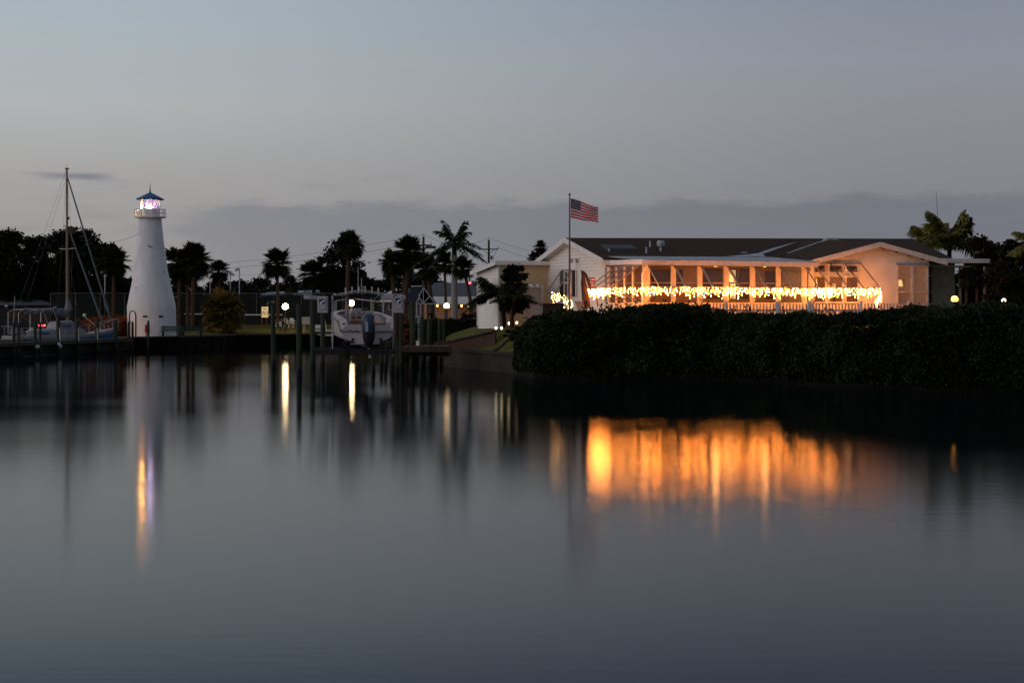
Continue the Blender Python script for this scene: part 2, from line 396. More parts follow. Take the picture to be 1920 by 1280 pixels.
seawall(shore[1:4]+shore[4:7], 'dark timber bulkhead behind the sailboat at the far left', MT['concdark'], MT['dock'], GL+.02)
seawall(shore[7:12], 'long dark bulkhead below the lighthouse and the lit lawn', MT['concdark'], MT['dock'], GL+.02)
seawall(shore[13:17], 'low grey concrete seawall at the foot of the sloping lawn', MT['conc'], MT['conc'], .93)

# mound of lawn on the right
def shoreY(x):
    s = shore[11:]
    for (a, b), (c, d) in zip(s, s[1:]):
        if a <= x <= c and c > a: return b+(d-b)*(x-a)/(c-a)
    return 74
def sst(t): t = max(0, min(1, t)); return t*t*(3-2*t)
def gz(x, y):
    d = y-shoreY(x)
    top = 1.15+1.05*sst((x+6.2)/5.0)
    return .95+(top-.95)*sst(d/8.0)
xs = [-10.2+i*.6 for i in range(110)]; mb = MB(); ny = 46
vs_ = []
for x in xs:
    s0 = shoreY(x)
    for j in range(ny):
        y = s0+.2+(j/(ny-1))**1.5*60
        z = gz(x, y)
        if j == ny-1 or x == xs[0]: z = .9
        vs_.append((x, y, z+.06*mnoise.noise(Vector((x*.6, y*.6, 0)))*(1 if 0 < j < ny-1 else 0)))
mb.add(vs_, [(i*ny+j, (i+1)*ny+j, (i+1)*ny+j+1, i*ny+j+1) for i in range(len(xs)-1) for j in range(ny-1)])
mb.build('lawn', MT['grass'], kind='structure')
# left lawn, paving and court
mb = MB(); pL = [(XP(340,160),160,GL+.004),(XP(440,170.5),170.5,GL+.004),(XP(600,175.5),175.5,GL+.004),(XP(742,175.5),175.5,GL+.004),(XP(742,187),187,1.8),(XP(600,187),187,1.8),(XP(440,187),187,1.8),(XP(340,187),187,1.3)]; mb.add(pL, [(0,1,6,7),(1,2,5,6),(2,3,4,5)]); mb.quad((XP(340,187),187,1.3),(XP(440,187),187,1.8),(XP(440,187),187,.5),(XP(340,187),187,.5))
mb.build('lit_grass', MT['litgrass'], kind='structure', smooth=False)
mb = MB(); mb.quad((XP(175,154.5), 154.5, GL+.008), (XP(240,152.5), 152.5, GL+.008), (XP(330,156.5), 156.5, GL+.008), (XP(345,165), 165, GL+.008), (XP(160,172), 172, GL+.008))
mb.build('paved_path', MT['paving'], kind='structure', smooth=False)
mb = MB(); mb.quad((XP(-60,136.5), 136.8, GL+.008), (XP(34,134.5), 134.6, GL+.008), (XP(36,151), 151, GL+.008), (XP(90,182), 182, GL+.008), (XP(-200,182), 182, GL+.008))
mb.build('boat_ramp_road', MT['paving'], kind='structure', smooth=False)
mb = MB(); mb.quad((XP(95,188), 188, GL+.012), (XP(335,188), 188, GL+.012), (XP(335,214), 214, GL+.012), (XP(95,214), 214, GL+.012)); mb.quad((XP(440,187.004),187.004,1.8),(XP(742,187.004),187.004,1.8),(XP(742,214),214,1.8),(XP(440,214),214,1.8))
mb.build('tennis_court', MT['court'], kind='structure', smooth=False)

# ================================================================ lighthouse
LY = 158.0; s = LY/F
LX = XP(285, LY)
lh = thing('lighthouse', 'white tapered lighthouse with blue octagonal roof and glowing lantern room', 'lighthouse', (LX, LY, GL))
def zz(py): return ZP(py, LY)-GL
def lean(z): return Vector((-.15*min(1, z/9.2), 0, 0))
def lr(w): return w*s/2
prof = [(lr(91), -.05), (lr(90.5), zz(576)), (lr(90), zz(573)), (lr(83), zz(556)), (lr(75), zz(538)), (lr(68), zz(521)), (lr(62), zz(505)), (lr(56.5), zz(485)), (lr(51.5), zz(462)), (lr(47), zz(438)), (lr(43), zz(414)), (lr(41.5), zz(408))]
a = MB(); a.lathe(prof, (LX, LY, GL), 56, lean); a.build('tower', MT['stucco'], lh)
tx = LX-.15; c0 = Vector((tx, LY, GL))
g = MB(); g.lathe([(lr(55), zz(409)), (lr(61), zz(408.5)), (lr(61), zz(406)), (lr(55), zz(405.8))], c0, 8); gal = g.build('gallery', MT['whitep'], lh, smooth=False)
rl = MB()
for k in range(8):
    q0 = 2*math.pi*(k+.5)/8; q1 = 2*math.pi*(k+1.5)/8; r = lr(59)
    p0 = c0+Vector((r*math.cos(q0), r*math.sin(q0), 0)); p1 = c0+Vector((r*math.cos(q1), r*math.sin(q1), 0))
    rl.tube([p0+Vector((0,0,zz(406))), p0+Vector((0,0,zz(393)))], .03, 6)
    pm_ = (p0+p1)/2; rl.tube([pm_+Vector((0,0,zz(406))), pm_+Vector((0,0,zz(393)))], .02, 6)
    for py in (393, 399.5): rl.tube([p0+Vector((0,0,zz(py))), p1+Vector((0,0,zz(py)))], .025, 6)
rl.build('railing', MT['whitep'], gal)
lb = MB(); lb.lathe([(lr(38.5), zz(405.7)), (lr(37.2), zz(392))], c0, 8); lan = lb.build('lantern_room', MT['whitep'], lh, smooth=False)
gl = MB(); gl.lathe([(lr(36.5), zz(391.9)), (lr(33.8), zz(374.5))], c0, 8, cap=False); gl.build('glass', MT['lantern'], lan, smooth=False)
fr = MB()
for k in range(8):
    q0 = 2*math.pi*(k+.5)/8
    fr.tube([c0+Vector((lr(37.2)*math.cos(q0), lr(37.2)*math.sin(q0), zz(392))), c0+Vector((lr(34.5)*math.cos(q0), lr(34.5)*math.sin(q0), zz(374.5)))], .04, 6)
    q1 = q0+math.pi/8
    fr.tube([c0+Vector((lr(34)*math.cos(q1), lr(34)*math.sin(q1), zz(392))), c0+Vector((lr(31.7)*math.cos(q1), lr(31.7)*math.sin(q1), zz(374.5)))], .02, 6)
fr.build('mullions', MT['whitep'], lan)
bl = MB(); bl.ball(c0+Vector((.02,-.2,zz(388.5))), .17, 12); bl.build('lamp', MT['em_lantern'], lan)
bl = MB(); bl.ball(c0+Vector((-.60,-.30,zz(389.5))), .075, 10); bl.build('amber_beacon', MT['em_amber'], lan)
cr = MB(); cr.lathe([(.55, 0), (.55, .12), (.2,.2)], c0+Vector((0,.35,zz(391))), 10); cr.build('lamp_base', MT['alu'], lan)
rf = MB(); rf.lathe([(lr(51), zz(375.4)), (lr(53), zz(375)), (lr(53), zz(372.8)), (lr(10), zz(362.5)), (lr(4), zz(361.5))], c0, 8)
roof = rf.build('roof', MT['bluepaint'], lh, smooth=False)
rf = MB(); rf.lathe([(lr(4.2), zz(362)), (lr(2.6), zz(358)), (lr(1.1), zz(350)), (.008, zz(341))], c0, 8); rf.build('spire', MT['bluepaint'], roof)
# door with arched reveal, set against the drum at the front
dr = LX+(255.5-285)*s; dang = math.atan2(-math.sqrt(max(.1, lr(90)**2-(dr-LX)**2)), dr-LX)
dn = Vector((math.cos(dang), math.sin(dang), 0)); dt = Vector((-dn.y, dn.x, 0)); dc = Vector((LX, LY, GL))+dn*(lr(90)-.02)
def arch(w, h, n=10): return [(-w, .0)]+[(-w*math.cos(math.pi*i/n), h-w+w*math.sin(math.pi*i/n)) for i in range(n+1)]+[(w, .0)]
d1 = MB()
o_, i_ = arch(.42, 2.1), arch(.35, 2.03)
for k in range(len(o_)-1):
    q = [dc+dt*o_[k][0]+Vector((0,0,o_[k][1])), dc+dt*o_[k+1][0]+Vector((0,0,o_[k+1][1])), dc+dt*i_[k+1][0]+Vector((0,0,i_[k+1][1])), dc+dt*i_[k][0]+Vector((0,0,i_[k][1]))]
    d1.prism([p-dn*.12 for p in q], dn*.2)
d1.build('door_surround', MT['brownwood'], lh, smooth=False)
d2 = MB(); d2.prism([dc+dt*x*.9-dn*.2+Vector((0,0,y)) for x, y in arch(.35, 2.03)], dn*.23); dd = d2.build('door', MT['whitep'], lh, smooth=False)
d3 = MB(); d3.ball(dc+dt*-.25+dn*.06+Vector((0,0,1.15)), .05, 8); d3.build('door_handle', MT['darkmetal'], dd)
for px in (280.5, 308.5):
    x = LX+(px-285)*s; an = math.atan2(-math.sqrt(lr(90)**2-(x-LX)**2), x-LX); n_ = Vector((math.cos(an), math.sin(an), 0)); t_ = Vector((-n_.y, n_.x, 0))
    v = MB(); c = Vector((LX, LY, GL+zz(593)))+n_*(lr(90)+.01); v.box(c, (.36, .05, .15), ax=(t_, n_, Vector((0,0,1)))); v.build('vent', MT['darkmetal'], lh, smooth=False)
fx = MB()  # dark fish-shaped ornament on the tower face
c = Vector((LX+(286.5-285)*s, LY-lr(51.5)-.03, GL+zz(463)))
fx.prism([c+Vector(p)*.2 for p in ((-1,0,.35),(-.6,0,.5),(-.2,0,.3),(.5,0,-.1),(.95,0,-.25),(.75,0,-.45),(.2,0,-.35),(-.2,0,-.1),(-.6,0,.1),(-.9,0,.1))], (0,.06,0))
fx.build('fish_ornament', MT['brownwood'], lh, smooth=False)
for px, py, r in ((262,540,.06), (262,548,.035), (257,506,.05), (312,510,.07)):
    rr = np.interp(py, [463, 505, 538, 574], [51.5, 62, 75, 90])/2*s; xx = (px-284)*s
    fx = MB(); fx.ball((LX-.08+xx, LY-math.sqrt(max(.02, rr*rr-xx*xx)), GL+zz(py)), r, 6, (1,.4,1)); fx.build('wall_fitting', MT['brownwood'], lh)
ex = MB(); c = Vector((LX+(283-285)*s, LY-lr(90)-.18, GL)); ex.lathe([(.09,.35),(.1,.4),(.1,.85),(.05,.95),(.03,1.05)], c, 10); ex.box(c+Vector((0,0,.2)), (.06,.06,.4)); ex.build('fire_extinguisher', MT['red'], label='red fire extinguisher on a short stand at the foot of the lighthouse', cat='extinguisher')

def bench(loc, label):
    x, y, z = loc; t = thing('park_bench', label, 'bench', loc, 'green benches by the lighthouse')
    a = MB()
    for k in range(4): a.box((x, y-.12-k*.13+.3, z+.45), (1.8, .1, .04))
    a.build('seat', MT['greenp'], t, smooth=False)
    a = MB()
    for k in range(3): a.box((x, y+.34+.03*k, z+.55+k*.13), (1.8, .035, .1))
    a.build('backrest', MT['greenp'], t, smooth=False)
    for sx in (-.7, .7):
        a = MB(); a.box((x+sx, y+.05, z+.21), (.1, .42, .42)); a.box((x+sx, y+.36, z+.45), (.08, .06, .86)); a.build('leg', MT['conc'], t, smooth=False)
bench((XP(322,155.6), 155.6, GL), 'green slatted bench in front of the right side of the lighthouse')
bench((XP(360,159), 159, GL), 'green slatted bench right of the lighthouse, farther from it')

# lighthouse supply cable
mb = MB(); p0, p1 = P(262,437,LY-1.0), P(170,449,214)
mb.tube([p0.lerp(p1, i/24)+Vector((0,0,-.5*4*(i/24)*(1-i/24))) for i in range(25)], .014, 4)
mb.build('supply_cable', MT['wire'], label='thin cable sagging from the upper lighthouse wall to the left', cat='cable')

# ================================================================ pier in front of the sailboat and its pilings
pier = thing('pier', 'long low timber pier in front of the moored sailboat', 'pier', (XP(0,124), 124, 0))
pa, pb = Vector((XP(-140,116), 116, 1.0)), Vector((XP(243,150.5), 150.5, 1.0))
dd_ = (pb-pa).normalized(); nn_ = Vector((dd_.y, -dd_.x, 0))
a = MB(); L = (pb-pa).length; n = int(L/.16)
for i in range(n):
    a.box(pa+dd_*(i+.5)*.16+Vector((0,0,-.03))-nn_*.6, (.145, 1.3, .05), ax=(dd_, nn_, Vector((0,0,1))))
a.build('deck_boards', MT['dock'], pier, smooth=False)
a = MB(); a.box((pa+pb)/2+nn_*.10+Vector((0,0,-.12)), (L, .07, .24), ax=(dd_, nn_, Vector((0,0,1)))); a.build('fascia_board', MT['dock'], pier, smooth=False)
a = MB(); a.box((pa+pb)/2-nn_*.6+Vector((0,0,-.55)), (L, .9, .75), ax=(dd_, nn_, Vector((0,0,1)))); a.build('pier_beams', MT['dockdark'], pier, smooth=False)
def lineY(px): # depth of the pier's water side under pixel column px
    t = (px-960)/F
    u = (t*pa.y-pa.x)/(dd_.x-t*dd_.y); return (pa+dd_*u).y
def pile(px, top, Y, r, label, group, point=False, wet=.35, cap=None):
    x = XP(px, Y); zt = ZP(top, Y); t = thing('piling', label, 'piling', (x, Y, 0), group)
    jx, jy = rnd.uniform(-.04,.04), rnd.uniform(-.04,.04)
    a = MB(); off = lambda z: Vector((jx*z/3, jy*z/3, 0))
    pr = [(r*1.04, wet), (r, 1.2), (r*.97, zt-.02)]
    a.lathe(pr+([(r*.15, zt+.14)] if point else []), (x, Y, 0), 14, off); a.build('shaft', MT['pilewood'], t)
    a = MB(); a.lathe([(r*1.1, -.8), (r*1.12, wet-.1), (r*1.18, wet-.04), (r*1.05, wet+.02)], (x, Y, 0), 14, off); a.build('wet_foot', MT['pilewet'], t)
    return t
G1 = 'dock pilings along the pier by the sailboat'
for i, (px, top, w, pt, lb) in enumerate([(26,604,5.5,0,'left one of a close pair at the far left of the pier'), (35,604,5,0,'right one of a close pair at the far left of the pier'),
    (66,603,5.5,0,'below the bimini of the sailboat, left one of two'), (76,604,4.5,0,'below the bimini of the sailboat, right one of two'), (110,601,8,1,'thick piling in front of the cabin of the sailboat'),
    (145,601,8,1,'thick piling in front of the foredeck of the sailboat'), (181.5,603,7.5,1,'just right of the bow of the sailboat'), (217,602,7.5,1,'in front of the rust coloured grasses')]):
    Y = lineY(px)-.25
    pile(px, top, Y, w/2*Y/F, ('flat' if not pt else 'pointed')+' topped piling, '+lb, G1, bool(pt))
for px, lb in ((241.5,'left of the lighthouse door'), (248.5,'in front of the left edge of the lighthouse door'), (277.5,'beside the red extinguisher under the lighthouse')):
    Y = 151.2; pile(px, 605 if px < 270 else 603, Y, 4.6/2*Y/F, 'slim pointed wooden piling '+lb, 'slim pilings before the lighthouse', True)
for px, tp, lb in ((112.5,'upright','thick piling before the cabin'), (147.5,'upright','thick piling before the foredeck'), (183,'upright','piling right of the bow'), (68,'', '')):
    if not tp: continue
    Y = lineY(px)-.6; mb = MB(); mb.tube([P(px-.8,615,Y), P(px+.5,641,Y)], .035, 8)
    mb.build('guide_pole', MT['alu'], label='thin pale guide pole fixed on the '+lb, cat='pole', group='pale guide poles on the pier')
for (a0, a1, lb) in (((66,651.5),(74,649),'white fender hanging almost level from the pier, left one'), ((108,642.5),(115,652),'white fender hanging aslant from the pier below the cabin, right one')):
    Y = lineY(a0[0])-.6; p, q = P(a0[0],a0[1],Y), P(a1[0],a1[1],Y)
    t = thing('fender', lb, 'fender', p, 'white fenders on the pier'); mb = MB()
    mb.tube([p, p.lerp(q,.1), p.lerp(q,.2), p.lerp(q,.8), p.lerp(q,.93), q], [.03,.09,.12,.12,.09,.03], 10); mb.build('tube', MT['fender'], t)
    mb = MB(); mb.tube([p, P(a0[0],636,Y+.4)], .012, 5); mb.build('rope', MT['rope'], t)

# ================================================================ sailboat
SY = 147.0; SX = XP(112, SY)
sb = thing('sailboat', 'blue and white moored sailboat with bare mast and furled sails', 'sailboat', (SX, SY, 0))
hd = Vector((.80, .60, 0)).normalized(); sd = Vector((hd.y, -hd.x, 0)); UPZ = Vector((0,0,1))
def S(l, w, z): return Vector((SX, SY, 0))+hd*l+sd*w+UPZ*z
secs = []
for i in range(17):
    t = i/16; l = -4.1+8.6*t
    hb = 1.35*math.sin(math.pi*min(1, .28+t*.72*1.0))**.75 if t < 1 else .03
    hb = 1.32*(1-((t-.42)/.60)**2)**.6 if t > .42 else 1.32-(.42-t)*.9
    hb = max(.04, hb if not isinstance(hb, complex) else .04); sh = 1.18+.35*(2*(t-.35))**2*(1 if t > .35 else .25)
    secs.append((l, hb, sh))
def loft(mb, fn):
    rows = [fn(*q) for q in secs]; n = len(rows[0]); vs = [p for r in rows for p in r]
    return mb.add(vs, [(i*n+j, (i+1)*n+j, (i+1)*n+j+1, i*n+j+1) for i in range(len(rows)-1) for j in range(n-1)]+[tuple(range(n)), tuple((len(rows)-1)*n+j for j in range(n))[::-1]])
a = MB(); loft(a, lambda l,h,z: [S(l,-h*.98,z-.62), S(l,-h*.93,.25), S(l*.96,-h*.55,-.15), S(l*.96,h*.55,-.15), S(l,h*.93,.25), S(l,h*.98,z-.62)]); a.build('hull', MT['sailgel'], sb)
a = MB(); loft(a, lambda l,h,z: [S(l,-h,z-.22), S(l,-h*.98,z-.62), S(l,h*.98,z-.62), S(l,h,z-.22)]); a.build('blue_stripe', MT['bluehull'], sb)
a = MB(); loft(a, lambda l,h,z: [S(l,-h*1.02,z-.22), S(l,-h*1.03,z), S(l,-h*.9,z+.03), S(l,h*.9,z+.03), S(l,h*1.03,z), S(l,h*1.02,z-.22)]); a.build('deck', MT['sailgel'], sb)
a = MB()
def loft2(mb, rows):
    n = len(rows[0]); mb.add([p for r in rows for p in r], [(i*n+j, i*n+j+1, (i+1)*n+j+1, (i+1)*n+j) for i in range(len(rows)-1) for j in range(n-1)]+[tuple(range(n))[::-1], tuple((len(rows)-1)*n+j for j in range(n))])
loft2(a, [[S(l,-w,1.18),S(l,-w*.92,1.18+h),S(l,-w*.5,1.25+h),S(l,w*.5,1.25+h),S(l,w*.92,1.18+h),S(l,w,1.18)] for l,w,h in ((-2.2,.95,.42),(-.7,.95,.50),(-.5,.95,1.02),(.7,.85,1.08),(1.5,.7,.55),(2.1,.6,.2))])
cab = a.build('cabin', MT['sailgel'], sb)
for l0, l1, z in ((-2.0,-1.2,1.42), (-.2,.5,1.95)):
    a = MB(); a.prism([S(l0,.925,z-.07), S(l1,.915,z-.07), S(l1,.905,z+.07), S(l0,.915,z+.07)], sd*.03); a.build('cabin_window', MT['bluehull'], cab, smooth=False)
# mast, boom, rigging
mbase = S(.35,0,1.9); mtop = Vector((SX+.42, SY, ZP(316,SY))); mtop.x = XP(124,SY); mtop.y = mbase.y; mbase.x = XP(125.5,SY)
a = MB(); a.tube([mbase, mtop], [.10,.075], 10); a.tube([mtop, mtop+Vector((0,0,.35))], .015, 4); a.box(mtop+Vector((.02,0,.0)), (.3,.08,.12)); ms = a.build('mast', MT['mast'], sb)
def atm(py): return mbase.lerp(mtop, (ZP(py,SY)-mbase.z)/(mtop.z-mbase.z))
a = MB(); c = atm(467); a.tube([c-sd*.9-hd*.0+Vector((-.2,0,.05)), c, c+sd*.9+Vector((.2,0,.05))], .03, 6); a.build('spreader', MT['alu'], ms)
a = MB(); c = atm(409); a.box(c+Vector((.1,0,0)), (.14,.14,.2)); a.build('mast_light', MT['darkmetal'], ms)
stern, bow = S(-4.0,0,1.4), S(4.5,0,1.75)
a = MB()
for p, q in ((mtop, stern), (atm(340), S(-.2,1.3,1.3)), (mtop, atm(467)+sd*.9), (atm(467)+sd*.9, S(.2,1.35,1.3)), (mtop, atm(467)-sd*.9), (atm(467)-sd*.9, S(.2,-1.35,1.3)), (atm(467), S(1.2,1.2,1.4)), (atm(330), stern+Vector((.6,0,0)))): a.tube([p, q], .009, 4)
a.build('rigging', MT['rope'], sb)
a = MB(); q = S(4.3,0,1.75); p = atm(328); a.tube([p, p.lerp(q,.05), p.lerp(q,.5), p.lerp(q,.8), p.lerp(q,.86), p.lerp(q,.9), q], [.02,.05,.065,.07,.14,.07,.05], 8); a.build('furled_jib', MT['canvas'], sb)
a = MB(); q = S(3.6,0,1.7); p = atm(420); a.tube([p, p.lerp(q,.05), p.lerp(q,.9), q], [.02,.065,.085,.04], 8); a.build('furled_staysail', MT['canvas'], sb)
a = MB(); p = atm(563)+Vector((.05,0,0)); g0 = S(-2.7,0,2.9)
pts = [p, p+Vector((.05,0,-.55)), p+Vector((-.25,-.05,-.95)), p.lerp(g0,.45)+Vector((0,0,-.35)), p.lerp(g0,.75)+Vector((0,0,-.1)), g0]
a.tube(pts, [.13,.30,.33,.22,.16,.08], 9)
for i in range(6): a.ball(Vector(pts[1]).lerp(pts[4], i/5)+Vector((rnd.uniform(-.1,.1), -.1, rnd.uniform(-.15,.1))), .2, 8, (1,1,.8))
a.build('folded_mainsail', MT['canvas'], sb)
a = MB()
for w in (-.95,.95):
    a.tube([S(-3.6,w,1.35), S(-3.6,w,2.9), S(-3.3,w,3.12), S(-2.2,w,3.22), S(-.9,w,3.15), S(-.5,w,2.0)], .03, 6)
    a.tube([S(-1.9,w,1.6), S(-1.9,w,2.9), S(-1.7,w,3.1)], .03, 6)
for l in (-3.2,-2.7,-2.2,-1.6,-1.0): a.tube([S(l,-.95,3.14), S(l,.95,3.14)], .025, 5)
a.build('bimini_frame', MT['alu'], sb)
a = MB()
for l in (-3.9,-3.3,-2.7,-2.0,-1.2,-.2,.8,1.8,2.8,3.6):
    for w in (-1,1):
        hb = np.interp(l, [q[0] for q in secs], [q[1] for q in secs])*.97*w; z = np.interp(l, [q[0] for q in secs], [q[2] for q in secs]); a.tube([S(l,hb,z), S(l,hb,z+.62)], .014, 5)
for z_ in (.35,.62):
    for w in (-1,1):
        a.tube([S(l, np.interp(l, [q[0] for q in secs], [q[1] for q in secs])*.97*w, np.interp(l, [q[0] for q in secs], [q[2] for q in secs])+z_) for l in (-3.9,-2,-.2,1.8,2.8,3.6)], .010, 4)
bw = [S(3.3,.55,2.15), S(4.1,.35,2.4), S(4.7,0,2.45), S(4.1,-.35,2.4), S(3.3,-.55,2.15)]
a.tube(bw, .02, 6); [a.tube([q, Vector((q.x,q.y,1.5))], .016, 5) for q in bw[:4]]
a.tube([S(-4.1,-1,1.9), S(-4.15,0,1.95), S(-4.1,1,1.9)], .02, 5)
a.build('guard_rail', MT['alu'], sb)
a = MB(); a.tube([S(-3.9,.6,1.3), S(-3.75,.6,4.1)], .014, 4); a.build('antenna', MT['whitep'], sb)
a = MB(); a.ball(P(158.5,591,SY+2.6), .15, 12); a.tube([P(158.5,594,SY+2.6), S(3.2,.4,1.6)], .02, 5); a.build('mooring_ball', MT['fender'], sb)
a = MB(); a.box(S(-3.3,.2,1.6), (.5,.5,.45)); a.build('gear_bag', MT['canvas'], sb); a = MB(); a.box(S(-3.6,-.5,1.55), (.35,.5,.35)); a.build('gear_bag', MT['canvas'], sb); a = MB(); a.ball(S(-2.5,.7,1.65), .2, 8); a.build('fender', MT['fender'], sb); a = MB(); a.ball(S(-2.9,.9,1.5), .13, 8); a.build('fender', MT['fender'], sb)
a = MB(); a.box(S(-3.95,.75,1.62), (.12,.3,.62)); a.build('life_sling', MT['gelcream'], sb)

# dark car on the ramp road, tail lamps lit (its trail crosses the left of the photograph)
cx0, cy0 = XP(30,168), 168.0
car = thing('parked_car', 'dark car with lit red tail lamps on the road behind the sailboat', 'car', (cx0, cy0, GL))
a = MB(); prof = [(-2.2,.35),(-2.25,.8),(-2.1,1.0),(-1.5,1.05),(-.9,1.45),(.7,1.47),(1.3,1.02),(2.15,.9),(2.25,.6),(2.2,.35)]
a.prism([(cx0+x, cy0-.85, GL+z) for x,z in prof], (0,1.7,0)); a.build('body', MT['blackp'], car, smooth=False)
a = MB(); a.prism([(cx0+x, cy0-.865, GL+z) for x,z in ((-1.2,1.1),(-.8,1.38),(.6,1.4),(1.05,1.06))], (0,.01,0)); a.build('side_window', MT['glass'], car, smooth=False)
for x in (-1.4,1.4):
    a = MB(); a.tube([(cx0+x, cy0-.88, GL+.33), (cx0+x, cy0-.65, GL+.33)], .33, 16); w_ = a.build('wheel', MT['blackp'], car); a = MB(); a.tube([(cx0+x, cy0-.9, GL+.33), (cx0+x, cy0-.87, GL+.33)], .19, 12); a.build('rim', MT['alu'], w_)
a = MB(); a.box((cx0+2.2, cy0-.70, GL+.83), (.18,.34,.12)); a.build('tail_lamp', MT['em_red'], car, smooth=False)
a = MB(); a.box((cx0+2.2, cy0+.70, GL+.83), (.18,.34,.12)); a.build('tail_lamp', MT['em_red'], car, smooth=False)

# path light among the rust coloured grasses
q = Vector((XP(202,153.4),153.4,GL)); t = thing('path_light', 'low orange path light at the foot of the rust coloured grasses', 'garden light', q)
a = MB(); a.tube([q, q+UPZ*.45], .03, 6); a.build('stem', MT['darkmetal'], t)
a = MB(); a.lathe([(.05,.45),(.07,.5),(.05,.58)], q, 10); a.build('lens', MT['em_path'], t)
a = MB(); a.lathe([(.16,.60),(.03,.68)], q, 12); a.build('hood', MT['darkmetal'], t)
# ================================================================ tennis fence
def chain_fence(px0, px1, Y, ptop, pxs, label):
    t = thing('tennis_fence', label, 'fence', (XP(px0,Y), Y, GL), 'tall court fences'); zt = ZP(ptop, Y)
    a = MB(); a.tube([(XP(px0,Y),Y,zt), (XP(px1,Y),Y,zt)], .045, 6); a.build('top_rail', MT['pipe'], t)
    for px in pxs:
        a = MB(); a.tube([(XP(px,Y),Y,GL), (XP(px,Y),Y,zt)], .045, 6); a.build('post', MT['pipe'], t)
    a = MB(); a.quad((XP(px0,Y),Y+.06,GL+.1), (XP(px1,Y),Y+.06,GL+.1), (XP(px1,Y),Y+.06,zt-.1), (XP(px0,Y),Y+.06,zt-.1)); a.build('windscreen', MT['wind'], t, smooth=False)
chain_fence(95, 338, 184, 550, (95,142,188,234,290,337), 'tall dark green screened court fence behind the sailboat and lighthouse')
chain_fence(339, 716, 188, 550, (394,434,481,523,565,608,643,680,716), 'tall screened court fence from the palm clump to the boat lift')
def net(px0, px1, Y, py, label):
    t = thing('tennis_net', label, 'net', (XP(px0,Y), Y, GL), 'tennis nets'); z = ZP(py,Y)
    a = MB(); a.box(((XP(px0,Y)+XP(px1,Y))/2, Y, z), (XP(px1,Y)-XP(px0,Y), .05, .11)); a.build('white_band', MT['whitep'], t, smooth=False)
    for p in (px0, px1): a = MB(); a.tube([(XP(p,Y),Y,GL), (XP(p,Y),Y,z)], .04, 6); a.build('net_post', MT['darkmetal'], t)
    a = MB(); a.quad((XP(px0,Y),Y,GL), (XP(px1,Y),Y,GL), (XP(px1,Y),Y,z), (XP(px0,Y),Y,z)); a.build('mesh', MT['wind'], t, smooth=False)
net(345, 395, 186.5, 588.5, 'white banded net beside the golden palm near the lighthouse'); net(459, 530, 186.5, 590, 'white banded net behind the yellow notice board'); 

# ================================================================ house by the canal
A0 = Vector((4.65, 98, 0)); U = Vector((.958, .287, 0)).normalized(); V = Vector((-.287, .958, 0)).normalized()
GZ = 2.2
def H(u, v, z): return A0+U*u+V*v+UPZ*z
def uat(px, v):
    b = A0+V*v; t = (px-CX0)/F; return (t*b.y-b.x)/(U.x-t*U.y)
CX0 = 960
def vat(px, u):
    b = A0+U*u; t = (px-CX0)/F; return (t*b.y-b.x)/(V.x-t*V.y)
house = thing('house', 'long single-storey white house with dark shingle roof and glowing screened porch', 'house', H(0,0,GZ))
def siding(name, mat, p0, p1, z0, ztop, parent, nrm, holes=(), step=.17, zmin=None):
    """lapped boards from p0 to p1; ztop(s) gives the height of the wall at s along it; holes are (s0,s1,z0,z1)"""
    d = (p1-p0); L = d.length; d.normalize(); mb = MB(); z = z0
    zs = [ztop(L*i/80) for i in range(81)]; zmax = max(zs)
    while z < zmax-.02:
        z1 = min(z+step, zmax)
        ok = [L*i/80 for i in range(81) if zs[i] >= (z+z1)/2]
        if ok:
            segs = [(min(ok), max(ok))]
            for h in holes:
                if z1 > h[2] and z < h[3]:
                    segs = [q for s_ in segs for q in ((s_[0], min(s_[1], h[0])), (max(s_[0], h[1]), s_[1])) if q[1]-q[0] > .02]
            for s0, s1 in segs:
                a, b = p0+d*s0, p0+d*s1
                mb.quad(a+nrm*.045+UPZ*z, b+nrm*.045+UPZ*z, b+nrm*.004+UPZ*z1, a+nrm*.004+UPZ*z1)
                mb.quad(a+UPZ*z, b+UPZ*z, b+nrm*.045+UPZ*z, a+nrm*.045+UPZ*z)
        z = z1
    return mb.build(name, mat, parent, smooth=False)
ZE, ZR = 5.56, 6.70
DP = 11.0
uR = uat(1712, 5.5)
# gable end (faces -U), normal -U
gp0, gp1 = H(0,0,0), H(0,DP,0)
siding('gable_wall', MT['siding'], gp0, gp1, GZ-.2, lambda s_: ZE-.05+(ZR-ZE)*(1-abs(s_-DP/2)/(DP/2)), house, -U)
# core box so no light leaks
a = MB(); a.prism([H(.02,.02,GZ-.3), H(.02,DP-.02,GZ-.3), H(.02,DP-.02,ZE-.1), H(.02,DP/2,ZR-.12), H(.02,.02,ZE-.1)], U*.12); a.build('gable_lining', MT['porchwall'], house, smooth=False)
a = MB(); a.box((H(0,DP-.1,0)+H(uR,DP-.1,0))/2+UPZ*(GZ+1.6), ((uR), .15, 3.4), ax=(U,V,UPZ)); a.build('rear_wall', MT['siding'], house, smooth=False)
# front wall behind the porch (v=0)
a = MB(); a.box(H(uat(1525,0)/2,.08,(GZ+ZE)/2-.05), (uat(1525,0), .12, ZE-GZ-.1), ax=(U,V,UPZ)); a.build('front_wall', MT['porchwall'], house, smooth=False)
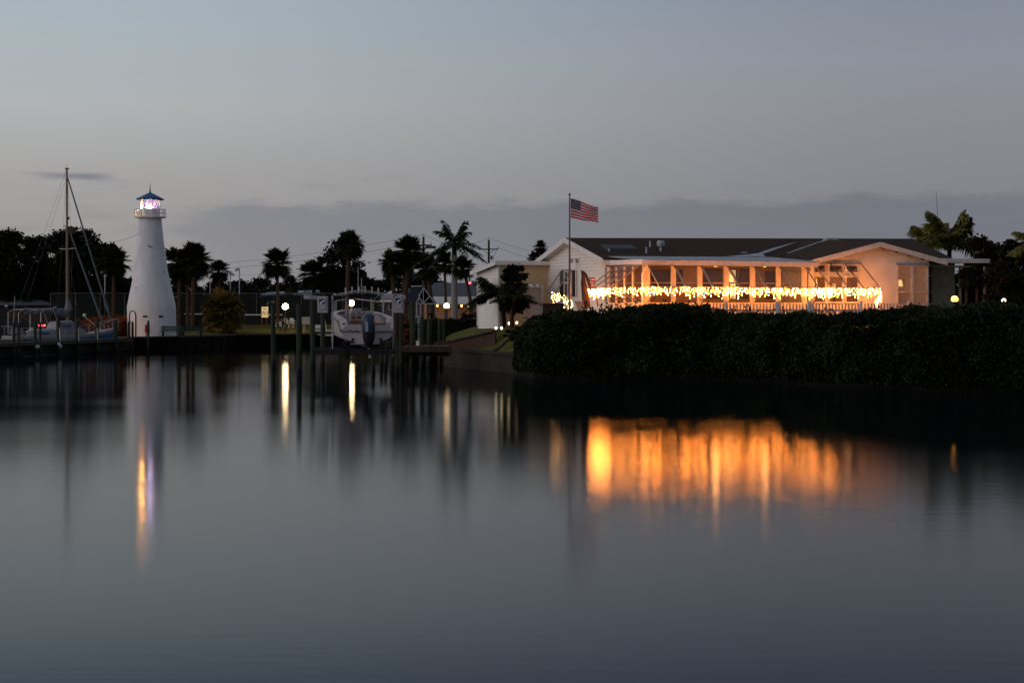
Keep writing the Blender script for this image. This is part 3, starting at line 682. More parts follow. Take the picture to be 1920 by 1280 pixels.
# roof
def slab(mb, pts, th=.12):
    pts = [Vector(p) for p in pts]; n = (pts[1]-pts[0]).cross(pts[2]-pts[0]).normalized()
    if n.z < 0: n = -n
    return mb.prism(pts, n*th)
o = .35
zr2 = ZP(451.5, H(uR,5.5,0).y)
a = MB(); sl_ = (ZR-ZE)/5.5
uE = uat(1790, -.2)
slab(a, [H(-o,-.45,ZE-.45*sl_), H(uE,-.45,ZE-.45*sl_+.05), H(uR,5.5,zr2), H(-o,5.5,ZR)])
roof = a.build('roof', MT['shingle'], house, smooth=False)
a = MB(); slab(a, [H(-o,5.5,ZR), H(uR,5.5,zr2), H(uE,DP+.45,ZE-.05), H(-o,DP+.45,ZE-.08)]); slab(a, [H(uR,5.5,zr2-.002), H(uE,-.45,ZE-.45*sl_+.048), H(uE,DP+.45,ZE-.052)])
a.build('rear_roof', MT['shingle'], house, smooth=False)
a = MB()
a.beam(H(-o-.03,5.5,ZR+.0), H(-o-.03,-.5,ZE-.5*sl_-.0), .05, .26); a.beam(H(-o-.03,5.5,ZR+.0), H(-o-.03,DP+.5,ZE-.12), .05, .26)
a.beam(H(-o,-.5,ZE-.16), H(uat(1213,-.5),-.5,ZE-.17), .05, .24)
a.build('bargeboard', MT['whitep'], house, smooth=False)
a = MB(); a.prism([H(-o,5.5,ZR-.14), H(-o,-.4,ZE-.2), H(.0,-.4,ZE-.2), H(0,5.5,ZR-.14)], (0,0,.03)); a.prism([H(-o,5.5,ZR-.14), H(-o,DP+.4,ZE-.2), H(.0,DP+.4,ZE-.2), H(0,5.5,ZR-.14)], (0,0,.03)); a.build('soffit', MT['whitep'], house, smooth=False)
def onroof(px, py):
    # point on the front slope under that pixel
    best = None
    for i in range(0, 56):
        v = i*.1; z = ZE+v*sl_+.14; u = uat(px, v); q = H(u,v,z); yy = HZ-(q.z-CZ)*F/q.y
        if best is None or abs(yy-py) < best[0]: best = (abs(yy-py), q)
    return best[1]
q = onroof(1162,466); a = MB(); a.box(q+UPZ*.04, (1.6,1.1,.14), ax=(U,(V+UPZ*sl_).normalized(),UPZ)); a.build('skylight', MT['roofgrey'], roof, smooth=False)
a = MB(); q = onroof(1239,470); a.lathe([(.06,0),(.06,.3),(.2,.33),(.22,.5),(.15,.62)], q-UPZ*.1, 12); a.build('roof_vent', MT['galv'], roof)
for px, py, h in ((1212,474,.3),(1219,463,.3),(1142,472,.15)):
    a = MB(); q = onroof(px,py); a.tube([q-UPZ*.1, q+UPZ*h], .05, 8); a.build('vent_pipe', MT['galv'], roof)
q = onroof(1395,474); a = MB(); a.box(q, (.3,.2,.1)); a.build('small_vent', MT['galv'], roof, smooth=False)
for p_, q_ in (((1087,451),(1160,480)), ((1283,451),(1375,480))):
    a = MB(); p0, p1 = onroof(*p_), onroof(*q_); a.tube([p0+UPZ*.03, p1+UPZ*.03], .018, 4); a.build('roof_cable', MT['wire'], roof)
p0, p1 = onroof(1425,477), onroof(1488,455); a = MB(); dq = (p1-p0).normalized(); a.box((p0+p1)/2+UPZ*.02, ((p1-p0).length,.35,.05), ax=(dq, dq.cross(UPZ).normalized(), dq.cross(UPZ).normalized().cross(dq)));
a.build('valley_flashing', MT['galv'], roof, smooth=False)
# flat metal roof edge over the porch
VP = -5.3
uC, uPR = uat(1211, VP), uat(1523, VP)
a = MB(); zf = ZP(487.5, H(uC,VP,0).y); zfr = ZP(492, H(uPR,VP,0).y)
a.prism([H(uC-.25,VP-.3,zf-.02), H(uPR+.2,VP-.3,zfr-.02), H(uPR+.3,.3,ZE+.14), H(uC+.1,.3,ZE+.12), ], (0,0,.06)); a.build('porch_roof', MT['galv'], roof, smooth=False)
a = MB(); slab(a, [H(uat(1350,.2),-.2,ZE+.16), H(uat(1430,.2),-.2,ZE+.17), H(uat(1440,.2),1.0,ZE+.40), H(uat(1400,.2),.6,ZE+.28)], .03); a.build('patched_flashing', MT['galv'], roof, smooth=False)
a = MB(); a.prism([H(uC-.2,VP-.25,zf-.09), H(uPR+.1,VP-.25,zfr-.09), H(uPR+.2,0,ZE-.2), H(.2,0,ZE-.2), H(.2,VP+2,zf-.10)], (0,0,.05)); a.build('porch_ceiling', MT['porchwall'], house, smooth=False)
a = MB(); a.beam(H(uC-.3,VP-.33,zf-.11), H(uPR+.15,VP-.33,zfr-.11), .12, .235); a.build('gutter', MT['trim'], house, smooth=False)
a = MB(); a.beam(H(0.0,-.5,ZE-.17), H(uC-.28,VP-.3,zf-.10), .06, .235); a.build('side_fascia', MT['whitep'], house, smooth=False)
# porch
porch = MB(); zs_ = ZP(567, H(uC,VP,0).y); zh = zf-.22
for px0, px1 in ((1205,1218),(1258,1266.5),(1307,1316),(1357,1366),(1406,1415),(1455,1463),(1503,1512),(1518.5,1523.5)):
    ua, ub = uat(px0,VP), uat(px1,VP); a = MB(); a.box(H((ua+ub)/2,VP,(GZ+zh)/2), (ub-ua, .14, zh-GZ), ax=(U,V,UPZ)); a.build('porch_column', MT['porchpaint'], house, smooth=False)
for k in range(1, 5):
    v = VP+(-VP)*k/4.6; a = MB(); a.box(H(uC-.2+.0,v,(GZ+zh)/2), (.10, .16 if k != 4 else .3, zh-GZ), ax=(U,V,UPZ)); a.build('porch_column', MT['porchpaint'], house, smooth=False)
a = MB(); a.box((H(uC,VP,0)+H(uPR,VP,0))/2+UPZ*(GZ+zs_)/2, (uPR-uC-.05, .10, zs_-GZ), ax=(U,V,UPZ)); a.box(H(uC-.2,VP/2,(GZ+zs_)/2), (.08, -VP-.1, zs_-GZ), ax=(U,V,UPZ)); a.build('knee_wall', MT['porchpaint'], house, smooth=False)
a = MB(); zc = ZP(530, H(uC,VP,0).y)
a.box((H(uC,VP,0)+H(uPR,VP,0))/2+V*.09+UPZ*zc, (uPR-uC, .03, .06), ax=(U,V,UPZ)); a.box(H(uC-.14,VP/2,zc), (.03, -VP-.1, .06), ax=(U,V,UPZ)); a.build('chair_rail', MT['trim'], house, smooth=False)
a = MB(); a.quad(H(uC,VP+.02,zs_), H(uPR,VP+.02,zs_), H(uPR,VP+.02,zh), H(uC,VP+.02,zh)); a.quad(H(uC-.2,VP,zs_), H(uC-.2,-.05,zs_), H(uC-.2,-.05,zh), H(uC-.2,VP,zh)); a.build('insect_screen', MT['screen'], house, smooth=False)
a = MB(); a.box(H((uC+uPR)/2,VP/2,GZ+.04), (uPR-uC+.2, -VP, .1), ax=(U,V,UPZ)); a.build('porch_floor', MT['brownwood'], house, smooth=False)
a = MB(); a.tube([H(uC-.1,VP-.35,zf-.2), H(uC-.1,VP-.35,zf-.32), H(uC-.22,VP-.14,zf-.62), H(uC-.22,VP-.14,GZ)], .045, 8); a.build('downspout', MT['whitep'], house)
a = MB(); u_ = uat(1515,VP); a.tube([H(u_,VP-.35,zfr-.2), H(u_,VP-.3,zfr-.35), H(u_,VP-.14,zfr-.6), H(u_,VP-.14,GZ)], .045, 8); a.build('downspout', MT['whitep'], house)
# things on the porch back wall: doors, windows, pictures, furniture
def wallrect(name, mat, px0, px1, py0, py1, v, th=.05, parent=None, lift=0.):
    ua, ub = uat(px0,v), uat(px1,v); Y = H((ua+ub)/2,v,0).y; z0, z1 = ZP(py1,Y), ZP(py0,Y)
    a = MB(); a.box(H((ua+ub)/2,v-lift-th/2,(z0+z1)/2), (ub-ua, th, z1-z0), ax=(U,V,UPZ)); return a.build(name, mat, parent or house, smooth=False)
for (x0,x1,y0,y1) in ((1222,1280,505,536),(1318,1354,502,560),(1368,1382,502,560),(1386,1404,503,560),(1434,1458,508,560)):
    w_ = wallrect('inner_window', MT['furn'], x0,x1,y0,y1,-.03, .04); wallrect('window_frame', MT['porchwall'], x0-2.2,x1+2.2,y0-2.2,y0+.3,-.03,.09,w_)
w_ = wallrect('lit_doorway', MT['em_win'], 1367,1379,506,560,-.12,.03)
lampq = H(uat(1367.5,-1), -1.0, 0); lampz = ZP(522, lampq.y)
tl = thing('table_lamp', 'glowing table lamp inside the porch behind the fourth column', 'lamp', (lampq.x, lampq.y, GZ+.1))
a = MB(); a.lathe([(.20,0),(.20,.34),(.15,.36)], (lampq.x, lampq.y, lampz-.18), 14); a.build('lamp_shade', MT['em_warm'], tl)
a = MB(); a.lathe([(.12,GZ+.1),(.03,GZ+.2),(.03,lampz-.18)], (lampq.x, lampq.y, 0), 10); a.build('lamp_stand', MT['furn'], tl)
for i, (px, py) in enumerate(((1368,532.5),(1373,532.5),(1377,533))):
    q = H(uat(px,-.6), -.6, ZP(py, 98)); a = MB(); a.ball(q, .05, 8); a.build('small_candle', MT['em_warm'], tl)
def added_ceiling_light(px, v, watts, lab, zc=None):  # fixtures added to brighten the porch and wing interiors
    q = H(uat(px,v), v, zf-.20 if zc is None else zc); t = thing('added_ceiling_light', lab, 'ceiling light', q, 'added ceiling lights')
    a = MB(); a.lathe([(.05,.12),(.10,.08),(.10,.02),(.06,-.02)], q, 12); a.build('glass_bowl', MT['em_warm'], t)
    l = bpy.data.lights.new('added_ceiling_light', 'POINT'); l.energy = watts; l.color = (1,.40,.12); l.shadow_soft_size = .15; l.use_soft_falloff = False
    o = link(bpy.data.objects.new('light_source', l)); o.parent = t; o.location = (0,0,-.25)
added_ceiling_light(1342, -2.3, 50, 'added warm ceiling light inside the left half of the porch')
added_ceiling_light(1434, -2.3, 40, 'added warm ceiling light inside the right half of the porch')
fan = H(uat(1494,-2.6), -2.6, zf-.45); cf = thing('ceiling_fan', 'pale ceiling fan hanging inside the right end of the porch', 'fan', fan)
a = MB(); a.lathe([(.02,.35),(.02,.1),(.1,.08),(.12,0),(.05,-.08)], fan, 10); a.build('motor', MT['whitep'], cf)
for k in range(4):
    q = k*math.pi/2+.4; a = MB(); a.box(fan+Vector((math.cos(q)*.4, math.sin(q)*.4, .03)), (.6,.12,.02), q); a.build('blade', MT['porchwall'], cf, smooth=False)
for px, w, lab in ((1335,1.1,'dark porch sofa in front of the inner window'), (1440,.9,'dark porch armchair near the right end of the porch')):
    q = H(uat(px,-1.2), -1.2, GZ+.1); t = thing('porch_armchair', lab, 'armchair', q, 'porch seating')
    a = MB(); a.box(q+UPZ*.25, (w,.7,.45), ax=(U,V,UPZ)); a.build('seat', MT['furn'], t, smooth=False); a = MB(); a.box(q+UPZ*.6+V*.3, (w,.18,.6), ax=(U,V,UPZ)); a.build('backrest', MT['furn'], t, smooth=False)

# propped awnings: hinged at the top, pushed out at the foot
def awning(h0, h1, out, drop, label, group, arms=True, brace=0.9, low=None):
    """h0,h1: hinge line ends"""
    t = thing('propped_awning', label, 'awning', h0, group); f0, f1 = h0+out-UPZ*drop, h1+out-UPZ*drop
    a = MB(); a.beam(h0, h1, .04, .05); a.beam(f0, f1, .04, .045); a.beam(h0, f0, .04, .055); a.beam(h1, f1, .04, .055); a.build('frame', MT['awn'], t, smooth=False)
    a = MB(); a.quad(h0, h1, f1, f0); a.build('panel', MT['clear'], t, smooth=False)
    if low:
        a = MB(); g0 = h0-UPZ*low; a.tube([f0, g0], .028, 6); a.build('strut', MT['awn'], t)
    return f0, f1
cols = [1211,1262,1311.5,1361.5,1410.5,1459,1507.5]
lowd = (zf-.25)-zs_-.03
names = ['next to the downspout corner','second from the left','third from the left','in front of the lit doorway','fifth from the left','in front of the ceiling fan']
for i, (c0_, c1_) in enumerate(zip(cols, cols[1:])):
    awning(H(uat(c0_+3,VP),VP-.09,zf-.25), H(uat(c1_+1,VP),VP-.09,zf-.25), -V*1.45, 1.02, 'clear propped awning on the long porch front, '+names[i], 'awnings along the porch', low=lowd)
for k in range(3):
    v0, v1 = VP+(-VP)*k/4.6+.08, VP+(-VP)*(k+1)/4.6-.05
    awning(H(uC-.28,v0,zf-.25), H(uC-.28,v1,zf-.25), -U*1.5, 1.06, 'clear awning propped out on the left side of the porch, '+('nearest the corner','middle one','nearest the white wall')[k], 'awnings along the porch side', low=lowd)

# ---------------------------------------------------------------- right wing, gable to the front
VW = -3.8
w0 = uat(1527,VW); w1 = uat(1741,VW); wa = uat(1643,VW)
YW = H(wa,VW,0).y; zA = ZP(458, YW); zL, zRt = ZP(492, H(w0,VW,0).y), ZP(489, H(w1,VW,0).y)-.05
wing = thing('house_wing', 'right wing of the house with a low front gable and shuttered window', 'house', H(wa,VW,GZ))
uL_, uR_ = uat(1513,VW-.4), uat(1776,VW-.4)
zeL, zeR, zap = ZP(490.5, H(uL_,VW-.4,0).y), ZP(489.5, H(uR_,VW-.4,0).y), ZP(454.5, H(wa,VW-.4,0).y)
def wtop(s_):
    u__ = w0+s_
    return (zeL+(zap-zeL)*(u__-uL_)/(wa-uL_) if u__ < wa else zap+(zeR-zap)*(u__-wa)/(uR_-wa))-.14
wh = []
for x0,x1,y0,y1 in ((1525,1612,497,566),(1681,1739,500,572)):
    ua, ub = uat(x0,VW)-w0, uat(x1,VW)-w0; wh.append((ua, ub, ZP(y1,YW), ZP(y0,YW)))
siding('gable_wall', MT['siding'], H(w0,VW,0), H(w1,VW,0), GZ-.2, wtop, wing, -V, holes=wh)
a = MB(); a.prism([H(w1,VW,GZ-.2), H(w1,2,GZ-.2), H(w1,2,zRt-.1), H(w1,VW,zRt-.1)], -U*.1); a.build('side_wall', MT['siding'], wing, smooth=False); a = MB(); a.prism([H(w0,VW,GZ-.2), H(w0,0,GZ-.2), H(w0,0,zL-.1), H(w0,VW,zL-.1)], U*.1); a.build('side_wall', MT['siding'], wing, smooth=False)
vb = 1.7; zb = ZP(450.5, H(wa,vb,0).y)
a = MB(); slab(a, [H(uL_,VW-.4,zeL-.1), H(wa,VW-.4,zap-.1), H(wa,vb,zb-.1), H(uL_,vb,zeL+.0)]); slab(a, [H(wa,VW-.4,zap-.1), H(uR_,VW-.4,zeR-.1), H(uR_,vb,zeR+.0), H(wa,vb,zb-.1)])
slab(a, [H(uL_,vb+.002,zeL), H(wa,vb+.002,zb-.11), H(wa,5.0,zb-.05), H(uL_+.5,1.9,zeL)])
wroof = a.build('roof', MT['shingle'], wing, smooth=False)
a = MB(); a.beam(H(uL_,VW-.45,zeL-.10), H(wa,VW-.45,zap-.10), .05, .24); a.beam(H(wa,VW-.45,zap-.10), H(uR_,VW-.45,zeR-.10), .05, .24); a.build('bargeboard', MT['trim'], wing, smooth=False)
a = MB(); a.beam(H(uL_-.1,vb-.02,zeL+.02), H(wa,vb-.02,zb+.02), .34, .05); a.beam(H(wa,vb-.02,zb+.02), H(wa+1.2,vb-.02,zb-.2), .34, .05); a.beam(H(uL_-.15,vb-.3,zeL-.0), H(wa-.6,vb-.3,zb-.12), .2, .05); a.build('flashing', MT['galv'], wroof, smooth=False)
a = MB(); q = H(wa+.9,vb+1.5,zb+.05); a.box(q, (.6,.6,.22), ax=(U,V,UPZ)); a.build('roof_vent', MT['galv'], wroof, smooth=False)
# window wall of the wing
wx = [(1525,1547),(1553,1579),(1585,1608)]
for i, (x0,x1) in enumerate(wx):
    for (y0,y1) in ((498,511),(519,566)):
        ua, ub = uat(x0,VW), uat(x1,VW); z0, z1 = ZP(y1,YW), ZP(y0,YW)
        fr_ = MB(); c = .07
        for (a0,a1,b0,b1) in ((ua-c,ub+c,z1-.01,z1+c),(ua-c,ub+c,z0-c,z0+.01),(ua-c,ua+.02,z0,z1),(ub-.02,ub+c,z0,z1)): fr_.box(H((a0+a1)/2,VW-.04,(b0+b1)/2), (a1-a0,.12,b1-b0), ax=(U,V,UPZ))
        w_ = fr_.build('window', MT['whitep'], wing, smooth=False)
        a = MB(); a.quad(H(ua,VW,z0), H(ub,VW,z0), H(ub,VW,z1), H(ua,VW,z1)); a.build('pane', MT['screen'], w_, smooth=False)
        if y0 < 510:
            a = MB(); a.add([H(ua+(ub-ua)*k/8, VW+.12, z1-(.12+.16*math.sin(math.pi*k/8))) for k in range(9)]+[H(ub,VW+.12,z1), H(ua,VW+.12,z1)], [tuple(range(11))]); a.build('valance', MT['furn'], w_, smooth=False)
a = MB()
for x0, x1 in ((1547,1553),(1579,1585),(1608,1612.5)): a.box(H((uat(x0,VW)+uat(x1,VW))/2,VW+.02,(ZP(497,YW)+GZ)/2), (uat(x1,VW)-uat(x0,VW)+.02,.06,ZP(497,YW)-GZ), ax=(U,V,UPZ))
a.box(H((uat(1525,VW)+uat(1612,VW))/2,VW+.03,ZP(515,YW)), (uat(1612,VW)-uat(1525,VW),.05,.3), ax=(U,V,UPZ)); a.build('window_posts', MT['whitep'], wing, smooth=False)
a = MB(); a.box(H((w0+w1)/2,VW+2.2,(GZ+zL)/2), (w1-w0-.3,.1,zL-GZ), ax=(U,V,UPZ)); a.box(H((w0+w1)/2,VW+1.1,zL-.15), (w1-w0-.3,2.2,.06), ax=(U,V,UPZ)); a.box(H((w0+w1)/2,VW+1.1,GZ+.0), (w1-w0-.3,2.2,.06), ax=(U,V,UPZ)); a.build('room_lining', MT['porchwall'], wing, smooth=False)
def intlamp(px, v, py, r, h, label, mat='em_warm'):
    q = H(uat(px,v),v,0); z = ZP(py,q.y); t = thing('table_lamp', label, 'lamp', (q.x,q.y,GZ))
    a = MB(); a.lathe([(r,z-h/2),(r*.65,z+h/2)], (q.x,q.y,0), 14); a.build('lamp_shade', MT[mat], t)
    a = MB(); a.lathe([(r*.8,GZ),(.05,GZ+.1),(.04,z-h/2)], (q.x,q.y,0), 10); a.build('lamp_stand', MT['furn'], t)
intlamp(1527, VW+.7, 530, .17, .42, 'bright lamp behind the left window of the right wing')
added_ceiling_light(1590, VW+1.2, 22, 'added warm ceiling light inside the right wing room', zL-.35)
intlamp(1564, VW+1.2, 537, .12, .30, 'dim slim lamp behind the middle window of the right wing', 'em_win')
intlamp(1687, VW+.5, 531, .15, .30, 'cone shaded lamp glowing behind the louvred shutters')
for k, (x0,x1) in enumerate(((1524,1555),(1555,1582.5),(1582.5,1613))):
    awning(H(uat(x0,VW),VW-.09,ZP(494.5,YW)), H(uat(x1,VW),VW-.09,ZP(494.5,YW)), -V*1.6+U*.22, 1.22, 'clear awning propped over the tall windows of the right wing, '+('left','middle','right')[k]+' of three', 'awnings on the right wing', low=1.9 if k == 0 else None)
a = MB(); a.box(H((uat(1524,VW)+uat(1613,VW))/2, VW-.06, ZP(493.5,YW)), (uat(1613,VW)-uat(1524,VW), .1, .13), ax=(U,V,UPZ)); a.build('awning_header', MT['galv'], wing, smooth=False)
# louvred shutter pair
ua, ub = uat(1681,VW), uat(1739,VW); z0, z1 = ZP(574,YW), ZP(497,YW); um = uat(1709.5,VW)
for s0, s1 in ((ua,um),(um,ub)):
    a = MB()
    for (a0,a1,b0,b1) in ((s0,s1,z1-.07,z1),(s0,s1,z0,z0+.08),(s0,s0+.07,z0,z1),(s1-.07,s1,z0,z1),(s0,s1,(z0+z1)/2-.35,(z0+z1)/2-.29)): a.box(H((a0+a1)/2,VW-.05,(b0+b1)/2), (a1-a0,.07,b1-b0), ax=(U,V,UPZ))
    w_ = a.build('shutter', MT['trim'], wing, smooth=False)
    a = MB(); n = 26
    for k in range(n):
        z = z0+.06+(z1-z0-.1)*k/n; a.box(H((s0+s1)/2,VW-.03,z), (s1-s0-.1,.012,.055), ax=(U,(V+UPZ*.9).normalized(),(UPZ-V*.9).normalized()))
    a.build('louvres', MT['trim'], w_, smooth=False)
a = MB(); a.box(H((ua+ub)/2,VW-.06,z1+.05), (ub-ua+.1,.12,.12), ax=(U,V,UPZ)); a.build('shutter_header', MT['galv'], wing, smooth=False)
# recessed end of the house to the right, corner post, carport roof
ue0, ue1 = uat(1742,VW+2.2), uat(1790,VW+2.2)
siding('end_wall', MT['greensid'], H(ue0-.6,VW+2.2,0), H(ue1,VW+2.2,0), GZ-.2, lambda s_: zRt-.02, house, -V)
a = MB(); a.box(H(ue1-.05,VW+4.2,(GZ+zRt)/2), (.1,4,zRt-GZ), ax=(U,V,UPZ)); a.build('end_side_wall', MT['greensid'], house, smooth=False)
a = MB(); q = H(uat(1774,VW+2.0),VW+2.12,0); a.box(q+UPZ*ZP(525,q.y), (.28,.1,.38), ax=(U,V,UPZ)); a.build('meter_box', MT['trim'], house, smooth=False)
a = MB(); u_ = uat(1744.5,VW+.3); z_ = zRt-.15
for py0, py1 in ((500,515),(518,546),(548,568)):
    a.box(H(u_,VW+.5,(ZP(py0,99)+ZP(py1,99))/2), (.05,.7,ZP(py0,99)-ZP(py1,99)), ax=(U,V,UPZ))
a.build('side_window', MT['brownwood'], wing, smooth=False)
cp = thing('carport_roof', 'flat white carport roof jutting right from the house under the palms', 'carport', H(uat(1772,VW),VW,GZ))
a = MB(); za = ZP(487, H(uat(1772,VW),VW,0).y); a.box(H((uat(1768,VW)+uat(1852,VW))/2,VW+2.2,za-.02), (uat(1852,VW)-uat(1768,VW),4.6,.16), ax=(U,V,UPZ)); a.build('roof_slab', MT['whitep'], cp, smooth=False)
a = MB(); a.box(H((uat(1768,VW)+uat(1852,VW))/2,VW-.15,za-.05), (uat(1852,VW)-uat(1768,VW),.1,.2), ax=(U,V,UPZ)); a.build('gutter', MT['trim'], cp, smooth=False)
a = MB(); a.box(H((uat(1760,VW)+uat(1849,VW))/2,VW+1.4,za-.30), (uat(1849,VW)-uat(1760,VW),.1,.1), ax=(U,V,UPZ)); a.build('beam', MT['whitep'], cp, smooth=False)
for px in (1800,1846):
    a = MB(); a.box(H(uat(px,VW+1.4),VW+1.4,(GZ+za-.3)/2), (.1,.1,za-.3-GZ), ax=(U,V,UPZ)); a.build('post', MT['trim'], cp, smooth=False)

# ---------------------------------------------------------------- left wing (white siding, warm light tinted into its front) with mono-pitch roof
vl = 9.4; ul = -2.75
lw = thing('side_wing', 'white low wing, warm light tinted into its front siding, with flat fascia left of the gable', 'house', H(ul,vl,GZ))
Yl = H(ul,vl,0).y; ztw = ZP(494, Yl)
# facing the camera: normal -V ; hole for the recessed door panel
du0, du1 = uat(983,vl), uat(1014,vl)
siding('front_wall', MT['cream'], H(ul,vl,0), H(0,vl,0), GZ-.3, lambda s_: ztw, lw, -V, holes=((du0-ul, du1-ul, GZ-.3, ZP(539,Yl)),))
a = MB(); a.box(H((du0+du1)/2,vl+.08,(GZ+ZP(539,Yl))/2-.1), (du1-du0,.06,ZP(539,Yl)-GZ+.2), ax=(U,V,UPZ)); dr_ = a.build('door', MT['trim'], lw, smooth=False)
a = MB(); zt_ = ZP(538.5,Yl)
for (a0,a1,b0,b1) in ((du0-.08,du1+.12,zt_,zt_+.1),(du0-.08,du0,GZ-.2,zt_),(du1,du1+.12,GZ-.2,zt_)): a.box(H((a0+a1)/2,vl-.03,(b0+b1)/2), (a1-a0,.1,b1-b0), ax=(U,V,UPZ))
a.build('door_frame', MT['whitep'], lw, smooth=False)
zlo = ZP(511, H(ul,vl+4.1,0).y)
siding('end_wall', MT['siding'], H(ul,vl,0), H(ul,vl+4.1,0), GZ-.3, lambda s_: ztw+(zlo-ztw)*s_/4.1, lw, -U, step=.17)
a = MB(); a.box(H(ul-.03,vl-.02,(GZ+ztw)/2), (.10,.10,ztw-GZ), ax=(U,V,UPZ)); a.box(H(ul-.03,vl+4.1,(GZ+zlo)/2), (.1,.1,zlo-GZ), ax=(U,V,UPZ)); a.build('corner_board', MT['whitep'], lw, smooth=False)
a = MB(); a.box(H(ul-.045,vl+3.3,ZP(560,108)), (.05,.5,.5), ax=(U,V,UPZ)); a.build('dark_vent', MT['darkmetal'], lw, smooth=False)
a = MB(); slab(a, [H(ul-.25,vl-.3,ztw+.04), H(.1,vl-.3,ztw+.04), H(.1,vl+4.6,zlo), H(ul-.25,vl+4.6,zlo)], .08); a.build('roof', MT['shingle'], lw, smooth=False)
a = MB(); a.beam(H(ul-.3,vl-.34,ztw+.03), H(.12,vl-.34,ztw+.03), .06, .22); a.beam(H(ul-.3,vl-.36,ztw+.03), H(ul-.3,vl+4.7,zlo-.03), .06, .22); a.build('fascia', MT['whitep'], lw, smooth=False)

# gable wall fittings: window, shutters, awning, floodlight
def gv(px): return vat(px, -.0)
va, vb_ = gv(1074), gv(1060); Yg = H(0,(va+vb_)/2,0).y
def gbox(mb, v0, v1, z0, z1, th, lift): return mb.box(H(-lift-th/2,(v0+v1)/2,(z0+z1)/2), (th,abs(v1-v0),z1-z0), ax=(U,V,UPZ))
wt, wb = ZP(507,Yg), ZP(556,Yg)
a = MB()
for (v0,v1,z0,z1) in ((va,vb_,wt-.08,wt+.02),(va,vb_,wb-.02,wb+.08),(va,va+.12,wb,wt),(vb_-.12,vb_,wb,wt),((va+vb_)/2-.04,(va+vb_)/2+.04,wb,wt),(va,vb_,(wb+wt)/2-.0,(wb+wt)/2+.08)): gbox(a, v0, v1, z0, z1, .06, .035)
gw = a.build('window', MT['whitep'], house, smooth=False)
a = MB(); gbox(a, va+.1, vb_-.1, wb, wt, .02, .036); a.build('pane', MT['glass'], gw, smooth=False)
for v0 in (va-.75, vb_+.08):
    a = MB(); gbox(a, v0, v0+.62, wb, wt, .05, .036)
    for k in range(16): gbox(a, v0+.06, v0+.56, wb+.08+k*(wt-wb-.1)/16, wb+.12+k*(wt-wb-.1)/16, .015, .088)
    a.build('shutter', MT['shade'], house, smooth=False)
f0, f1 = awning(H(-.1,va,wt+.02), H(-.1,vb_+.3,wt+.02), -U*.85, 1.2, 'clear awning propped over the shuttered window in the white gable', 'awnings on the white gable')
fl = thing('floodlight', 'twin head floodlight on a slim pole against the white gable wall', 'floodlight', H(-.15,gv(1085),GZ)); q = H(-.15,gv(1085),0); zq = ZP(492,q.y)
a = MB(); a.tube([q+UPZ*GZ, q+UPZ*zq], .03, 6); a.build('pole', MT['whitep'], fl)
for k in (-1,1):
    a = MB(); a.lathe([(.04,-.1),(.12,.12)], q+UPZ*(zq+.06)-U*.2*k*.0+Vector((k*.14-.08,0,0)), 10); a.build('lamp_head', MT['alu'], fl)

# ================================================================ icicle lights
def icicles(label, pts, n, lmin, lmax, group='icicle string lights', mt='em_bulb'):
    """pts: polyline of the carrying wire"""
    segs = [(a, b, (b-a).length) for a, b in zip(pts, pts[1:])]; T = sum(s_[2] for s_ in segs)
    t = thing('string_lights', label, 'string lights', pts[0], group)
    wmb = MB(); wmb.tube(pts, .012, 4); bulbs = []
    def at(d):
        for a, b, L in segs:
            if d <= L: return a.lerp(b, d/L)
            d -= L
        return segs[-1][1]
    d = .02; k = 0; lens = [.35,.75,.5,1.0,.45,.85,.3,.65]
    while d < T:
        p = at(d); L = lmin+(lmax-lmin)*lens[k % 8]*rnd.uniform(.7,1.15); k += 1
        q = p+Vector((rnd.uniform(-.03,.03), rnd.uniform(-.03,.03), -L)); wmb.tube([p, q], .004, 3)
        m = max(3, int(L/.085))
        for i in range(m+1):
            bulbs.append(p.lerp(q, i/m)+Vector((rnd.uniform(-.045,.045), rnd.uniform(-.04,.04), rnd.uniform(-.03,.02))))
        d += rnd.uniform(.055, .10)*n*(1.5+.4*math.sin(d*2.3)*math.sin(d*.9+1))
    wmb.build('wire', MT['wire'], t)
    rnd.shuffle(bulbs)
    b0 = MB(); b0.ball(bulbs[0], .012, 6); ob = b0.build('bulb', MT[mt], t)
    o0 = Vector(bulbs[0])
    for b in bulbs[1:96]:
        c = ob.copy(); c.location = Vector(b)-o0; c.parent = t; link(c)
    if len(bulbs) > 96:
        r_ = MB(); [r_.ball(b, .012, 6) for b in bulbs[96:]]; r_.build('more_bulbs', MT[mt], t, kind='stuff')
zo = zf-.25-1.02-.02
eC = H(uC-.28-1.5, VP+.05, zf-.25-1.08)
icicles('icicle lights along the left side awnings of the porch', [H(uC-1.8, VP+3.45, zf-1.33), eC], .8, .12, .42)
icicles('short icicle lights bridging the porch corner by the downspout', [eC, H(uat(1220,VP)-.1, VP-1.54, zo)], .9, .10, .38)
icicles('longest run of icicle lights across the porch front', [H(uat(1213,VP), VP-1.55, zo), H(uat(1510,VP), VP-1.55, zfr-.25-1.04)], 1.0, .10, .44)
wz = ZP(494.5,YW)-1.24
rA, rB = H(uat(1524,VW)+.22, VW-1.7, wz), H(uat(1613,VW)+.22, VW-1.7, wz)
icicles('icicle lights along the awnings of the right wing', [H(uat(1510,VP), VP-1.55, zfr-.25-1.04), rA, rB], .9, .12, .46)
icicles('bunched tail of icicle lights at the far right end of the string', [rB, rB+Vector((.0,0,-.35)), rB+U*-.25-UPZ*.55], .35, .15, .35)
icicles('separate yellow icicle lights under the awning on the white gable', [P(1036,549,98.3), P(1053,552,99), P(1073,566,99.6)], 1.5, .10, .75, mt='em_icdim')

